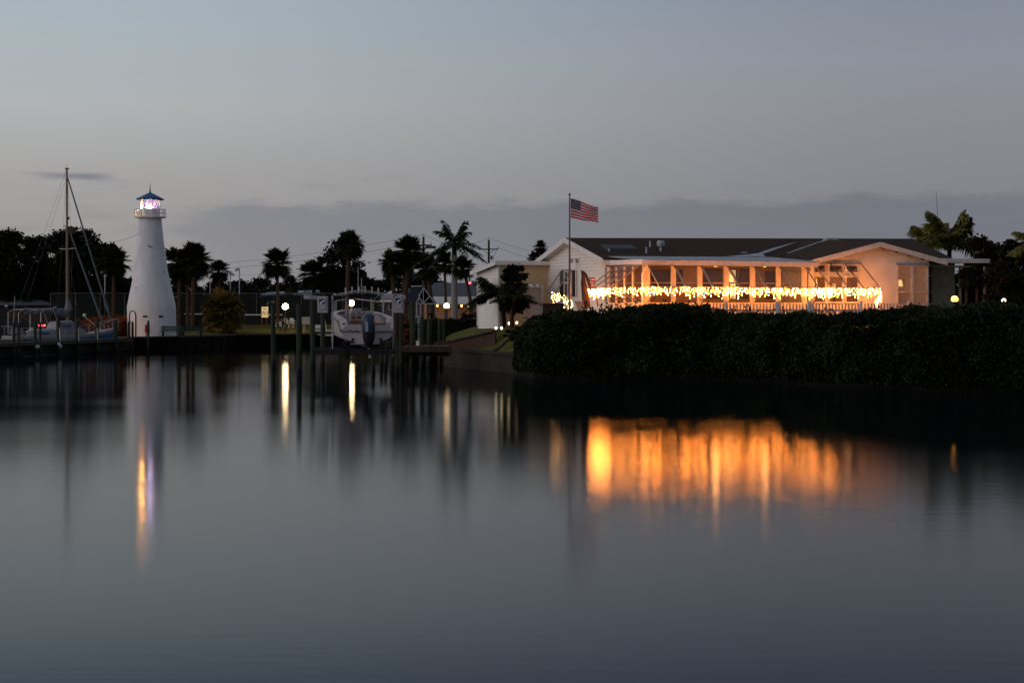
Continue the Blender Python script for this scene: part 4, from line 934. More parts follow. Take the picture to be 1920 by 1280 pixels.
# ================================================================ garden things in front of the house
def gnd(x, y): return gz(x, y)
u_ = thing('garden_umbrella', 'closed rust red garden umbrella leaning beside the white gable', 'umbrella', (XP(1099,95), 95, GZ)); Y = 95
a = MB(); a.tube([P(1093,510,Y), P(1094,530,Y), P(1097,550,Y), P(1100,578,Y)], [.05,.13,.17,.20], 10); a.tube([P(1092,508,Y-.05), P(1098,514,Y-.05), P(1104,530,Y-.05), P(1107,545,Y)], [.05,.07,.08,.03], 6); a.build('canopy', MT['umbrella'], u_)
a = MB(); a.tube([P(1090,506,Y), P(1100,585,Y), (XP(1100,Y),Y,GZ)], .03, 6); a.tube([P(1118,548,Y), P(1121,575,Y)], .035, 6); a.build('pole', MT['brownwood'], u_)
fgl = thing('small_flag', 'small striped flag hanging by the left side of the porch', 'flag', P(1107,545,97))
Y = 97; a = MB()
for k in range(7):
    a.cur = k % 2; y0 = 520+k*2.8; a.prism([P(1107,y0,Y), P(1116,y0,Y), P(1116,y0+2.8,Y), P(1107,y0+2.8,Y)], (0,.02,0))
a.build('cloth', [MT['flagr'], MT['flagw']], fgl, smooth=False)
a = MB(); a.tube([P(1105.5,519,Y), P(1105.5,560,Y)], .02, 5); a.build('staff', MT['brownwood'], fgl)
def deckchair(px, py, Y, label):
    q = P(px,py,Y); zb_ = gnd(q.x,q.y); t = thing('folding_chair', label, 'chair', (q.x,q.y,zb_), 'folding chairs on the lawn')
    h = q.z+.25-zb_
    a = MB(); a.prism([q+Vector((-.22,0,.22)), q+Vector((.16,0,.22)), q+Vector((.30,-.15,-.25)), q+Vector((-.05,-.15,-.25))], (0,.05,0)); a.build('backrest', MT['canvas'], t, smooth=False)
    a = MB(); a.box(q+Vector((.25,-.3,-.45)), (.5,.5,.05)); a.build('seat', MT['canvas'], t, smooth=False)
    for sx in (0,.5):
        for sy in (-.5,-.1):
            a = MB(); a.tube([q+Vector((sx,sy,-.45)), (q.x+sx,q.y+sy,zb_)], .02, 5); a.build('leg', MT['alu'], t)
deckchair(1004,583,101,'folding chair with dark back, left one beside the hedge top'); deckchair(1012,582.5,101,'folding chair with dark back, right one beside the hedge top'); deckchair(1086,573,94,'folding chair right of the flagpole, seen over the hedge')
pl = MB(); q = P(1037,577,97); pl.prism([(q.x-.48,q.y-.3,1.9), (q.x+.48,q.y-.3,1.9), (q.x+.5,q.y-.3,ZP(570.5,97)), (q.x-.5,q.y-.3,ZP(570.5,97))], (0,.6,0)); pl.box((q.x,q.y,ZP(570.5,97)+.02), (1.06,.66,.06))
pl.build('storage_box', MT['blackp'], label='dark storage box under the yellow lights by the white gable', cat='box', smooth=False)
# picket fence
pf = thing('picket_fence', 'white picket fence between the hedge and the porch', 'fence', (XP(1325,91), 91, 2.2))
def fenceY(px): return 88.6+(px-1325)/385*2.2
a = MB(); p0, p1 = Vector((XP(1322,fenceY(1322)), fenceY(1322), 0)), Vector((XP(1709,fenceY(1709)), fenceY(1709), 0)); dF = (p1-p0).normalized(); nF = Vector((dF.y,-dF.x,0)); L = (p1-p0).length; n = int(L/.155)
for i in range(n):
    c = p0+dF*(i+.5)*L/n; zt = ZP(568.3, c.y)
    a.prism([c-dF*.030+UPZ*2.1, c+dF*.030+UPZ*2.1, c+dF*.030+UPZ*(zt-.04), c+UPZ*zt, c-dF*.030+UPZ*(zt-.04)], nF*.025)
a.build('pickets', MT['hoistw'], pf, smooth=False)
a = MB()
for z in (2.45, 3.05): a.box((p0+p1)/2+UPZ*z-nF*.03, (L,.04,.09), ax=(dF,nF,UPZ))
a.build('rails', MT['hoistw'], pf, smooth=False)
for px in (1361,1456,1459,1516,1521,1614,1704):
    Y = fenceY(px); q = Vector((XP(px,Y),Y,0)); b = MB(); b.box(q+UPZ*(2.1+ZP(566,Y))/2, (.10,.10,ZP(566,Y)-2.1), ax=(dF,nF,UPZ)); b.prism([q+UPZ*(ZP(566,Y)+.003)+Vector(o_)*.06 for o_ in ((-1,-1,0),(1,-1,0),(1,1,0),(-1,1,0))], (0,0,.03)); b.build('post', MT['whitep'], pf, smooth=False)

# ---------------------------------------------------------------- flagpole and flag
FY = 94.0; fx_ = XP(1068,FY)
fp = thing('flagpole', 'tall slim grey flagpole in front of the white gable', 'flagpole', (fx_,FY,2.0))
a = MB(); a.tube([(fx_,FY,2.0), (fx_,FY,ZP(480,FY)), (fx_,FY,ZP(366,FY))], [.055,.045,.03], 8); a.build('pole', MT['polemetal'], fp)
a = MB(); a.ball((fx_,FY,ZP(364.5,FY)), .055, 8); a.build('finial', MT['darkmetal'], fp)
a = MB(); [a.ball((fx_-.05,FY-.05,ZP(py,FY)), .022, 6) for py in (409,421,523)]; a.build('cleats', MT['whitep'], fp)
# United States flag: 13 stripes, canton, stars
NXf, NZf = 26, 26; Wf, Hf = 1.62, .93
def flagp(i, j, off=0.):   # i along the fly, j down the hoist
    s_ = i/NXf; t_ = j/NZf; amp = .13*s_
    x = fx_+.05+Wf*.80*s_-.02*math.sin(5*s_); y = FY+amp*math.sin(8.0*s_+1.2*t_)+.30*s_+off
    z = ZP(371.5,FY)-Hf*t_*(1-.16*s_)-.40*s_**1.15+.05*s_*math.sin(7*s_+2*t_)-.05*s_*(1-t_)
    return Vector((x,y,z))
a = MB(); vsf = [flagp(i,j) for i in range(NXf+1) for j in range(NZf+1)]; b_ = len(a.v); a.v += [tuple(v) for v in vsf]
for i in range(NXf):
    for j in range(NZf):
        a.f.append((i*(NZf+1)+j, (i+1)*(NZf+1)+j, (i+1)*(NZf+1)+j+1, i*(NZf+1)+j+1)); a.m.append(2 if (i < 10 and j < 14) else (j//2) % 2)
fo = a.build('flag', [MT['flagr'], MT['flagw'], MT['flagb']], label='red white and blue striped flag flying from the tall flagpole', cat='flag', loc=(fx_+.05,FY,ZP(371.5,FY)))
st = MB()
for r in range(9):
    for c in range(6 if r % 2 == 0 else 5):
        i = 10*((c+.5+(0 if r % 2 == 0 else .5))/6); j = 14*((r+.6)/9.2)
        for off in (-.012,.012):
            q = flagp(i,j,off); ps = []
            for k in range(10):
                rr = .024 if k % 2 == 0 else .010; an = math.pi/2+k*math.pi/5; ps.append(q+Vector((rr*math.cos(an), 0, rr*math.sin(an))))
            st.quad(*ps)
st.build('stars', MT['flagw'], fo, smooth=False)
# ================================================================ mangrove hedge along the water
def interp(x, xs, ys): return float(np.interp(x, xs, ys))
HX = [962, 975, 1000, 1100, 1200, 1325, 1420, 1600, 1760, 1920, 2100, 2400]
HYf= [95.5, 91.5, 88, 86, 85.5, 84.8, 82.5, 77.5, 74, 72.5, 71.5, 70]     # water-side depth
HT = [640, 614, 596, 583, 576, 577, 593, 594, 580, 575, 571, 570]   # top, as seen in the photograph
def hedge(name, label, px0, px1, dens, notch):
    path = []; px = px0
    while px <= px1: path.append(px); px += 4
    t = thing(name, label, 'hedge', (XP((px0+px1)/2, 80), 84, 0), 'mangrove hedges at the water')
    rng = np.random.default_rng(int(px0)); n = int(len(path)*dens); dep = 5.5
    u = rng.uniform(px0, px1, n); ph = rng.uniform(0, 1, n)**.8
    C = np.zeros((n,3)); keep = np.ones(n, bool)
    for k in range(n):
        yf = np.interp(u[k], HX, HYf); top = ZP(np.interp(u[k], HX, HT), yf+1.5)
        if notch: # rounded ends
            e = min((u[k]-px0)/30, (px1-u[k])/9, 1.0) if px1 < 1500 else min((u[k]-px0)/30+.25, 1)
            top = 1.2+(top-1.2)*max(.05, 1-(1-max(0, e))**2)**.5
        a = ph[k]*1.25      # 0 = water side foot, up over the top
        if a < .62: fz = a/.62; y = yf+.9*(1-fz)**2*0+ .25*math.sin(fz*3.1)*-1; z = .28+(top-.75)*fz
        else: q = (a-.62)/.63*math.pi/2; y = yf+.6*(1-math.cos(q))+ (q/(math.pi/2))**2*(dep-1.0); z = top-.47+.47*math.sin(min(q*1.6, math.pi/2))
        x = XP(u[k], y)
        nb = mnoise.noise(Vector((x*.55, y*.55, z*.8)))*.85+mnoise.noise(Vector((x*1.7, y*1.7, z*1.7+9)))*.42
        w_ = rng.uniform(0, .45)**1.0
        d = nb-w_
        if a < .62: y -= d*.9; z += d*.15; x = x+rng.normal()*.04
        else: z += d*(.45); y -= d*.3
        C[k] = (x, y, z)
    sh = []
    for k in range(int((px1-px0)/4)):     # stray shoots standing above the clipped mass
        px = rng.uniform(px0+12, px1-8); yy = np.interp(px, HX, HYf)+rng.uniform(.6, 4.2); tp = ZP(np.interp(px, HX, HT), yy)-.15; x = XP(px, yy); L = rng.uniform(.15,.55)*rng.uniform(.4,1); lx, ly = rng.normal(0,.18,2)
        for i in range(12): q = i/11; sh.append((x+lx*q+rng.normal()*.05, yy+ly*q+rng.normal()*.05, tp+L*q*1.1))
    C = np.concatenate([C, np.array(sh)])
    keep = C[:,2] > .15
    quadmesh('foliage', MT['mangrove'], leafquads(C[keep], .17, .085, rng, .5), t)
    core = MB(); m = 10; pts = []
    for px in path:
        yf = np.interp(px, HX, HYf); top = ZP(np.interp(px, HX, HT), yf+1.5)
        e = min((px-px0)/30, (px1-px)/9, 1.0) if px1 < 1500 else min((px-px0)/30+.25, 1)
        top = 1.2+(top-1.2)*max(.05, 1-(1-max(0, e))**2)**.5
        row = [(yf+.9,-.1), (yf+.75,.9), (yf+.8,(top-.6)*.7), (yf+1.3,top-.62), (yf+2.5,top-.5), (yf+dep-.5,top-.55), (yf+dep-.1,.9)]
        pts += [(XP(px,y), y, min(z, top-.4) if z > .9 else z) for y, z in row]
    core.add(pts, [(i*7+j, (i+1)*7+j, (i+1)*7+j+1, i*7+j+1) for i in range(len(path)-1) for j in range(6)]+[tuple(range(7)), tuple((len(path)-1)*7+j for j in range(7))])
    core.build('branch_core', MT['barkdark'], t)
    rt = MB()
    for i in range(int((px1-px0)/6)):
        px = rng.uniform(px0, px1); y = np.interp(px, HX, HYf)+rng.uniform(-.1,.7); x = XP(px,y); lean_ = rng.normal()*.25
        rt.tube([(x+lean_,y+.3,1.1), (x+lean_*.3,y+.05,.5), (x,y,-.2)], [.02,.018,.014], 4)
    rt.build('roots', MT['barkdark'], t, kind='stuff')
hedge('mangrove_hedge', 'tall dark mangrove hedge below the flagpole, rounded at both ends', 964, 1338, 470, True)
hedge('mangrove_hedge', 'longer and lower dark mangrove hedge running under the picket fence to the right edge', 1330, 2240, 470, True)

# ================================================================ trees
def palm_sabal(loc, h, r, label, group, lean=(0,0), mat='palmleaf', nf=34, seed=0, tr=.16, trunkmat='bark', name='sabal_palm', cat='palm tree', droop=.5):
    g = random.Random(seed); x, y, z = loc; t = thing(name, label, cat, loc, group); nf = int(nf*2.0); r *= 1.14
    top = Vector((x+lean[0], y+lean[1], z+h)); base = Vector(loc)
    pts = [base.lerp(top, i/8)+Vector((lean[0]*.35*math.sin(math.pi*i/8)*-1, 0, 0)) for i in range(9)]
    a = MB(); a.tube([base-UPZ*.3]+pts, [tr*1.35]+[tr*(1.25-.35*i/8+.05*g.uniform(-1,1)) for i in range(9)], 9); a.build('trunk', MT[trunkmat], t)
    Q = []
    for k in range(nf):
        el = math.asin(g.uniform(-.88, .97)); az = k*2.39996+g.uniform(-.3,.3)
        d = Vector((math.cos(az)*math.cos(el), math.sin(az)*math.cos(el), math.sin(el)))
        pl = r*g.uniform(.30,.56); c = top+d*pl*.95+UPZ*(r*.05); fr_ = r*g.uniform(.46,.62)
        if el < -.2: c -= UPZ*.06*r
        sd_ = d.cross(UPZ); sd_ = sd_.normalized() if sd_.length > .05 else Vector((1,0,0)); up = sd_.cross(d).normalized()
        Q.append([top+sd_*.03, top-sd_*.03, c-sd_*.02, c+sd_*.02])
        ns = 21
        for i in range(ns):
            b = (i/(ns-1)-.5)*3.9
            dv = (d*math.cos(b)+sd_*math.sin(b)+up*.18*abs(math.sin(b))).normalized()
            L = fr_*(1-.25*abs(b)/1.95)*g.uniform(.85,1.1); pv = dv.cross(up).normalized()*L*.075
            m_ = c+dv*L*.62; e = c+dv*L+Vector((0,0,-1))*L*droop*g.uniform(.1,.7)*(1-.4*max(0,d.z))
            Q.append([c, m_-pv, e, m_+pv])
    quadmesh('crown', MT[mat], np.array([[list(p) for p in q] for q in Q]), t)
    return t
def palm_feather(loc, h, r, label, group=None, lean=(0,0), mat='royal', nf=15, seed=0, tr=.2, trunkmat='barkgrey', name='royal_palm', shaft=True, wind=0., leaf=.42, elr=(-.35,1.25), dens=34, bulge=1.0):
    g = random.Random(seed); x, y, z = loc; t = thing(name, label, 'palm tree', loc, group)
    top = Vector((x+lean[0], y+lean[1], z+h)); base = Vector(loc)
    pts = [base.lerp(top, i/8)-Vector((lean[0]*.35*math.sin(math.pi*i/8), 0, 0)) for i in range(9)]
    a = MB(); a.tube([base-UPZ*.3]+pts, [tr*1.2]+[tr*(1.1+.12*bulge*math.sin(math.pi*i/8)-.30*i/8) for i in range(9)], 10)
    a.build('trunk', MT[trunkmat], t)
    if shaft: a = MB(); a.tube([top-UPZ*.1, top+UPZ*.5, top+UPZ*1.0], [tr*.75,tr*.7,tr*.25], 8); a.build('crownshaft', MT['royal'], t); top = top+UPZ*.8
    Q = []
    for k in range(nf):
        el = elr[0]+(elr[1]-elr[0])*((k*.7549+.13)%1); az = k*2.39996+g.uniform(-.25,.25)
        d = Vector((math.cos(az)*math.cos(el), math.sin(az)*math.cos(el), math.sin(el))); L = r*g.uniform(.88,1.1)
        sag = L*(.30+.22*g.random())*(1.0 if el > .2 else .7); rp = []
        for i in range(dens+1):
            s_ = i/dens; rp.append(top+d*L*s_-UPZ*sag*s_**2.1+Vector((wind*L*s_*s_,0,0)))
        for i in range(dens):
            p, q = rp[i], rp[i+1]; tdir = (q-p).normalized(); sd_ = tdir.cross(UPZ)
            if sd_.length < .05: sd_ = Vector((1,0,0))
            sd_.normalize(); w_ = UPZ*.012*r
            Q.append([p-sd_*.018, q-sd_*.015, q+sd_*.015, p+sd_*.018])
            if i < 3: continue
            s_ = i/dens; ll = leaf*r*(math.sin(math.pi*min(1, .12+s_*.86))**.6)*g.uniform(.8,1.1)
            for sg in (-1,1):
                dv = (sd_*sg*g.uniform(.75,1)+tdir*.55+UPZ*g.uniform(-.75,.15)).normalized(); wv = tdir*ll*.075
                m_ = p+dv*ll*.5; e = p+dv*ll-UPZ*ll*.28+Vector((wind*ll*.5,0,0)); Q.append([p, m_-wv*1.5, e, m_+wv*1.5])
    quadmesh('crown', MT[mat], np.array([[list(p) for p in q] for q in Q]), t); return t
def broadleaf(loc, h, rx, label, group=None, seed=0, mat='leafdark', n=9000, leaf=.30, trunk=.28, name='broadleaf_tree', low=.25, blobs=26, cat='tree', shape=1.0, layers=False):
    g = random.Random(seed); rng = np.random.default_rng(seed+5); base = Vector(loc); t = thing(name, label, cat, loc, group)
    tr_ = MB(); cs = []
    for k in range(blobs):
        a = g.uniform(0, 2*math.pi); q = g.random()**.5; zz_ = g.uniform(low, 1)
        w_ = math.sqrt(max(.05, 1-((zz_-.55)/.58)**2))*shape
        cs.append((Vector((math.cos(a)*q*rx*w_*.85, math.sin(a)*q*rx*w_*.85, h*zz_*.93)), g.uniform(.16,.34)*min(rx, h*.6)))
    fork = base+UPZ*h*low*.8; n = int(n*1.5); tr_.tube([base-UPZ*.3, base+UPZ*.2, fork], [trunk*1.4, trunk, trunk*.8], 8)
    for c, r in cs[::2]:
        e = base+c; m_ = fork.lerp(e, .5)+Vector((g.uniform(-.2,.2), g.uniform(-.2,.2), .1*h*g.uniform(-.3,.6))); tr_.tube([fork-UPZ*.1, m_, e], [trunk*.55, trunk*.3, trunk*.1], 5)
    tr_.build('trunk', MT['barkdark'], t)
    tot = sum(r*r for _, r in cs); Cs = []
    for c, r in cs:
        k = max(20, int(n*r*r/tot)); d = rng.normal(size=(k,3)); d /= np.linalg.norm(d, axis=1, keepdims=True); rr = r*(rng.uniform(.25, 1, k)**.5)*(1+.30*rng.normal(size=k))
        Cs.append(np.array(base+c)+d*rr[:,None]*np.array([1.15,1.15,.72 if not layers else .42]))
    C = np.concatenate(Cs); C = C[C[:,2] > loc[2]+.05]
    quadmesh('crown', MT[mat], leafquads(C, leaf, leaf*.6, rng, 0), t); return t

GT = 'trees of the dark mass behind the sailboat'
for i, (px, py, Y, rpx, lab) in enumerate([(-15,432,196,48,'cut by the left edge of the picture'), (34,426,190,52,'tall and rounded, left of the mast'), (88,436,200,46,'just left of the mast'), (146,420,192,58,'tallest, uneven crown right of the mast'), (190,450,202,38,'between the mast and the lighthouse'), (228,505,205,30,'low one touching the lighthouse')]):
    h = ZP(py,Y)-GL; broadleaf((XP(px,Y),Y,GL), h, rpx*Y/F, 'dense black-green tree, '+lab, GT, seed=30+i, n=13000, leaf=.36, low=.06, blobs=80, shape=1.2)
def sab(px, py, rpx, Y, lab, seed, lean=0, mat='palmleaf', nf=34, grp='sabal palms along the shore', gzv=GL, **k):
    r = rpx*1.07*Y/F; h = ZP(py+3,Y)-gzv; lp = lean*Y/F
    return palm_sabal((XP(px,Y)-lp, Y, gzv), h, r, lab, grp, lean=(lp,0), mat=mat, nf=nf, seed=seed, **k)
sab(213,490,30,180,'dark fan palm with thin trunk just left of the lighthouse',1,nf=40)
sab(128,460,32,181,'dark fan palm hidden behind the sailboat mast',2)
sab(336,492,34,178,'fan palm half hidden by the right edge of the lighthouse, leftmost of a clump',3)
sab(364,487,34,176,'tallest fan palm of the clump right of the lighthouse',4,lean=3,nf=44)
sab(352,502,32,180,'lower fan palm in the middle of the clump right of the lighthouse',5)
sab(410,506,22,180,'small fan palm between the lighthouse clump and the court lights',6,nf=28,droop=.7)
sab(519,492,30,183,'round headed fan palm standing alone behind the yellow notice board',7,nf=44,lean=-2)
sab(545,530,19,205,'small distant palm right of the round headed one',8,nf=22)
sab(588,513,31,196,'broad dark fan palm left of the big leafy tree',9,nf=40)
sab(655,457,27,150,'tall fan palm with warmly lit trunk rising behind the boat',10,nf=46,lean=4,tr=.17)
sab(735,490,26,150,'left fan palm of the group behind the boat lift',11,nf=38,lean=-4)
sab(768,470,30,152,'tall middle fan palm of the group behind the boat lift',12,nf=46,lean=8)
sab(758,492,26,156,'lower shaded fan palm inside the group behind the boat lift',13,nf=34)
sab(800,500,27,140,'fan palm left of the royal palm, trunk beside the kiosk',14,nf=36,lean=-10)
sab(833,490,24,136,'fan palm with very thin dark trunk left of the royal palm',15,nf=30,lean=-3,tr=.09,gzv=1.4)
sab(868,500,24,128,'fan palm with curved leaning trunk right of the royal palm',16,nf=32,lean=-16,tr=.11,gzv=1.7)
sab(1013,462,14,230,'small distant palm above the low wing roof, upper one',17,nf=26,grp='distant palms behind the house',gzv=2)
sab(1002,482,15,236,'small distant palm above the low wing roof, lower one',18,nf=26,grp='distant palms behind the house',gzv=2)
Y = 130; palm_feather((XP(852,Y),Y,1.5), ZP(478,Y)-1.5, 66*Y/F*1.0, 'tall royal palm with thick pale grey trunk in the middle of the shore', nf=26, seed=3, tr=.22, leaf=.22, elr=(-.55,1.3), bulge=.4)
Y = 106; palm_feather((XP(945,Y),Y,gz(XP(945,Y),Y)), ZP(552,Y)-gz(XP(945,Y),Y), 72*Y/F, 'low arching feather palm with leaning dark trunk in front of the warm-tinted wall', lean=(-13*Y/F,0), mat='royal', nf=28, seed=5, tr=.10, trunkmat='barkdark', name='date_palm', shaft=False, leaf=.24, elr=(-.25,1.1), dens=30)
Y = 104; palm_feather((XP(958,Y),Y,gz(XP(958,Y),Y)), ZP(555,Y)-gz(XP(958,Y),Y), 52*Y/F, 'second arching feather palm, right of the leaning one, before the warm-tinted wall', lean=(6*Y/F,0), mat='royal', nf=24, seed=6, tr=.07, trunkmat='bark', name='date_palm', shaft=False, leaf=.24, elr=(-.2,1.1), dens=30)
Y = 104.5; broadleaf((XP(962,Y),Y,gz(XP(962,Y),Y)), ZP(486,Y)-gz(XP(962,Y),Y), 26*Y/F, 'upright broad leaved shrub tree before the warm-tinted wall', seed=77, n=2300, leaf=.23, trunk=.05, name='magnolia_tree', low=.22, blobs=46)
for i, (px, py, Y, rpx, lab) in enumerate([(640,445,195,46,'big open crowned tree behind the tall lit-trunk palm'), (684,500,198,26,'lower right part of the trees behind the boat'), (612,505,200,24,'small leafy tree left of the big open crowned one')]):
    broadleaf((XP(px,Y),Y,GL), ZP(py,Y)-GL, rpx*Y/F, lab, 'leafy trees behind the boat', seed=60+i, n=6500 if i == 0 else 4000, leaf=.34, low=.15, blobs=70 if i == 0 else 40, shape=.95)
far = [(262,520),(300,535),(332,518),(392,524),(430,532),(466,520),(498,530),(540,530),(575,522),(612,520),(650,512),(690,532),(722,522),(752,508),(790,512),(822,535),(866,546)]
for i, (px, py) in enumerate(far):
    Y = 228+(i%3)*8; where = ['left of the lighthouse','behind the lighthouse','right of the lighthouse','behind the palm clump','beside the court light','just right of the court lights','left of the lone round palm','right of the lone round palm','behind the broad fan palm','left of the boat top','behind the boat top','right of the boat top','left of the palm group','behind the palm group','right of the palm group','left of the royal palm','right of the royal palm'][i]
    broadleaf((XP(px,Y),Y,GL), ZP(py,Y)-GL, rnd.uniform(32,46)*Y/F, 'low distant tree '+where, 'distant tree line', seed=100+i, n=3600, leaf=.45, low=.02, blobs=40, shape=1.4)
# right side of the house
Y = 112
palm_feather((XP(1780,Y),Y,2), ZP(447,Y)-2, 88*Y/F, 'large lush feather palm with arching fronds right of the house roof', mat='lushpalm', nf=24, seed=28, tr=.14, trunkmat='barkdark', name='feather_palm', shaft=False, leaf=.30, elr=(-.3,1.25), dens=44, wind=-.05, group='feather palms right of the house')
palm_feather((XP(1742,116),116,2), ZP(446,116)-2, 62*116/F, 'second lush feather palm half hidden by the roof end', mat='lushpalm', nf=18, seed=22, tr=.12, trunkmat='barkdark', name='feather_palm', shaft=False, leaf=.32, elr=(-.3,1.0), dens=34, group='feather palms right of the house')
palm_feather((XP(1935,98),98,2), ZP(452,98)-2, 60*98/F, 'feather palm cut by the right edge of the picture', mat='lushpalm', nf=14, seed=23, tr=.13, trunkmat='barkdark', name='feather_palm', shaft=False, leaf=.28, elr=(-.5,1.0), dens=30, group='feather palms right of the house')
for i, (px, py, Y, rpx, lab, mt) in enumerate([(1850,440,104,44,'reddish dark bushy tree right of the carport','bushred'), (1905,436,100,40,'dark tree at the right edge, upper crown','leafdark'), (1885,490,96,46,'low dark tree filling the space below the right edge crown','leafdark'), (1835,498,107,26,'dark shrubby tree under the carport roof','leafdark'), (1960,450,98,40,'dark tree just beyond the right edge','leafdark'), (1800,505,128,30,'dark low tree seen under the carport roof beside the sage wall','leafdark')]):
    broadleaf((XP(px,Y),Y,2.0), ZP(py,Y)-2.0, rpx*Y/F, lab, 'trees at the right edge', seed=140+i, n=9000, leaf=.22, low=.06, blobs=60, mat=mt)
for i,(px,lab) in enumerate(((1812,'small drooping palm under the carport, left one'),(1832,'small drooping palm under the carport, right one'),(1868,'small drooping palm behind the small white light'))):
    sab(px,518,22,99,lab,160+i,nf=20,grp='small palms under the carport',gzv=2.0,tr=.07,droop=.9)
a = MB(); a.tube([P(1755.5,360,150), P(1758,400,150), P(1760,460,150)], [.012,.02,.03], 5); a.build('radio_antenna', MT['wire'], label='very thin tall whip antenna above the feather palms', cat='antenna')

# shrubs and grasses near the lighthouse, garden beds
def tuft(px0, px1, ptop, Y, lab, mat, seed, n=900, name='ornamental_grass', z0=GL, cat='grass clump', droop=.3):
    rng = np.random.default_rng(seed); t = thing(name, lab, cat, (XP((px0+px1)/2,Y),Y,z0), 'rust coloured grasses by the lighthouse' if mat == 'rustgrass' else None)
    w_ = XP(px1,Y)-XP(px0,Y); h = ZP(ptop,Y)-z0; base = np.stack([rng.normal(XP((px0+px1)/2,Y), w_*.20, n), rng.normal(Y, w_*.16, n), np.full(n, z0)], 1)
    out = np.stack([rng.normal(0,.32,n), rng.normal(0,.32,n), np.ones(n)], 1); L = h*rng.uniform(.45,1.02,n)[:,None]; L *= (1-.35*np.abs(base[:,:1]-XP((px0+px1)/2,Y))/(w_*.5)).clip(.4,1)
    m_ = base+out*L*.6; e = base+out*L*np.array([1.35,1.35,.95]); s_ = np.stack([rng.normal(size=n)*.03, rng.normal(size=n)*.03, np.zeros(n)], 1)+np.array([.03,0,0])
    V_ = np.stack([base, m_-s_, e, m_+s_], 1); quadmesh('blades', MT[mat], V_, t); return t
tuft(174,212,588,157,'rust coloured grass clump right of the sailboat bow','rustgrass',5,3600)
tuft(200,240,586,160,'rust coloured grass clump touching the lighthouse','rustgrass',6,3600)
Y = 172
palm_sabal((XP(418,Y),Y,GL), ZP(586,Y)-GL, 42*Y/F, 'wide golden lit bushy palm right of the lighthouse benches', None, mat='lampgold_palm', nf=70, seed=44, tr=.14, name='bush_palm', droop=.6)
palm_sabal((XP(404,Y-1),Y-1,GL), ZP(606,Y)-GL, 28*Y/F, 'low golden palm at the left foot of the wide bushy one', None, mat='lampgold_palm', nf=40, seed=45, tr=.12, name='bush_palm', droop=.6)
def hedgebox(name, lab, cx, cy, cz, w, d, h, mat, n, leaf, seed, group=None, ang=0.):
    rng = np.random.default_rng(seed); t = thing(name, lab, 'hedge' if 'hedge' in name else 'shrub', (cx,cy,cz), group)
    C = rng.uniform(-1,1,(n,3)); ax = rng.integers(0,3,n); sg = np.sign(rng.uniform(-1,1,n)); 
    for k in range(3): C[ax==k,k] = sg[ax==k]*rng.uniform(.82,1.03,(ax==k).sum())
    C[:,2] = np.abs(C[:,2]); C = C*np.array([w/2,d/2,h]); c, s_ = math.cos(ang), math.sin(ang)
    C = np.stack([C[:,0]*c-C[:,1]*s_+cx, C[:,0]*s_+C[:,1]*c+cy, C[:,2]+cz], 1)
    quadmesh('foliage', MT[mat], leafquads(C, leaf, leaf*.6, rng), t)
    a = MB(); a.box((cx,cy,cz+h*.42), (w*.86,d*.8,h*.84), ang); a.build('branch_core', MT['barkdark'], t, smooth=False)
hedgebox('clipped_hedge', 'clipped dark hedge on the lawn below the royal palm', XP(852,117), 117, 1.1, 3.6, 1.6, ZP(600,117)-1.1, 'mangrove', 9000, .12, 1, ang=-.1)
hedgebox('clipped_hedge', 'lower dark hedge between the kiosk and the lawn', XP(800,121), 121, .9, 2.6, 2.0, ZP(608,121)-.9, 'mangrove', 7000, .12, 2, ang=-.2)
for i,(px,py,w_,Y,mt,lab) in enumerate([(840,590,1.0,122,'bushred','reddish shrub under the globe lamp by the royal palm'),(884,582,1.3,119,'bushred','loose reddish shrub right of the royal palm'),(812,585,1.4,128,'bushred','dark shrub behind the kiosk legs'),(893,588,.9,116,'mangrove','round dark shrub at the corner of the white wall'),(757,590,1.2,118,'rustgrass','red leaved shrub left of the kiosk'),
     (962,618,1.1,101,'mangrove','low lit shrub at the foot of the feather palms'),(975,612,.9,101,'mangrove','small shrub where the lawn meets the tall mangrove hedge'),(1752,566,1.3,92,'bushred','small shrub at the right end of the picket fence')]):
    x = XP(px,Y); zb_ = gz(x,Y) if px > 770 else GL
    broadleaf((x,Y,zb_-.05), max(.5, ZP(py,Y)-zb_), w_/2*1.1, lab, 'garden shrubs', seed=200+i, n=1100, leaf=.12, low=.05, blobs=12, mat=mt, trunk=.03, name='garden_shrub', cat='shrub')

# brick retaining wall on the lawn
rw = []
for px, py, Y in ((818,644,108.6),(850,640,107.6),(885,632,105.6),(928,622,102.8)): rw.append(P(px,py,Y))
t = thing('retaining_wall', 'low reddish brick retaining wall curving across the lawn', 'wall', rw[0]); a = MB()
for p, q in zip(rw, rw[1:]): a.prism([p, q, q-UPZ*.7, p-UPZ*.7], Vector((.06,.22,0)))
a.build('brickwork', MT['brick'], t, smooth=False); a = MB()
for p, q in zip(rw, rw[1:]): a.beam(p+UPZ*.03+Vector((0,.1,0)), q+UPZ*.03+Vector((0,.1,0)), .34, .07)
a.build('coping', MT['conc'], t, smooth=False)
mb = MB(); rk = random.Random(4)
st_t = thing('edging_stones', 'ring of pale edging stones round the leaning palm', 'stones', (XP(945,103),103,gz(XP(945,103),103)))
for i in range(16):
    px = 924+i*3.0; Y = 101.0+.35*i*.2; x = XP(px,Y); a = MB(); a.ball((x,Y,gz(x,Y)+.03), .10, 8, (1.2,1,.6)); a.build('stone', MT['conc'], st_t)

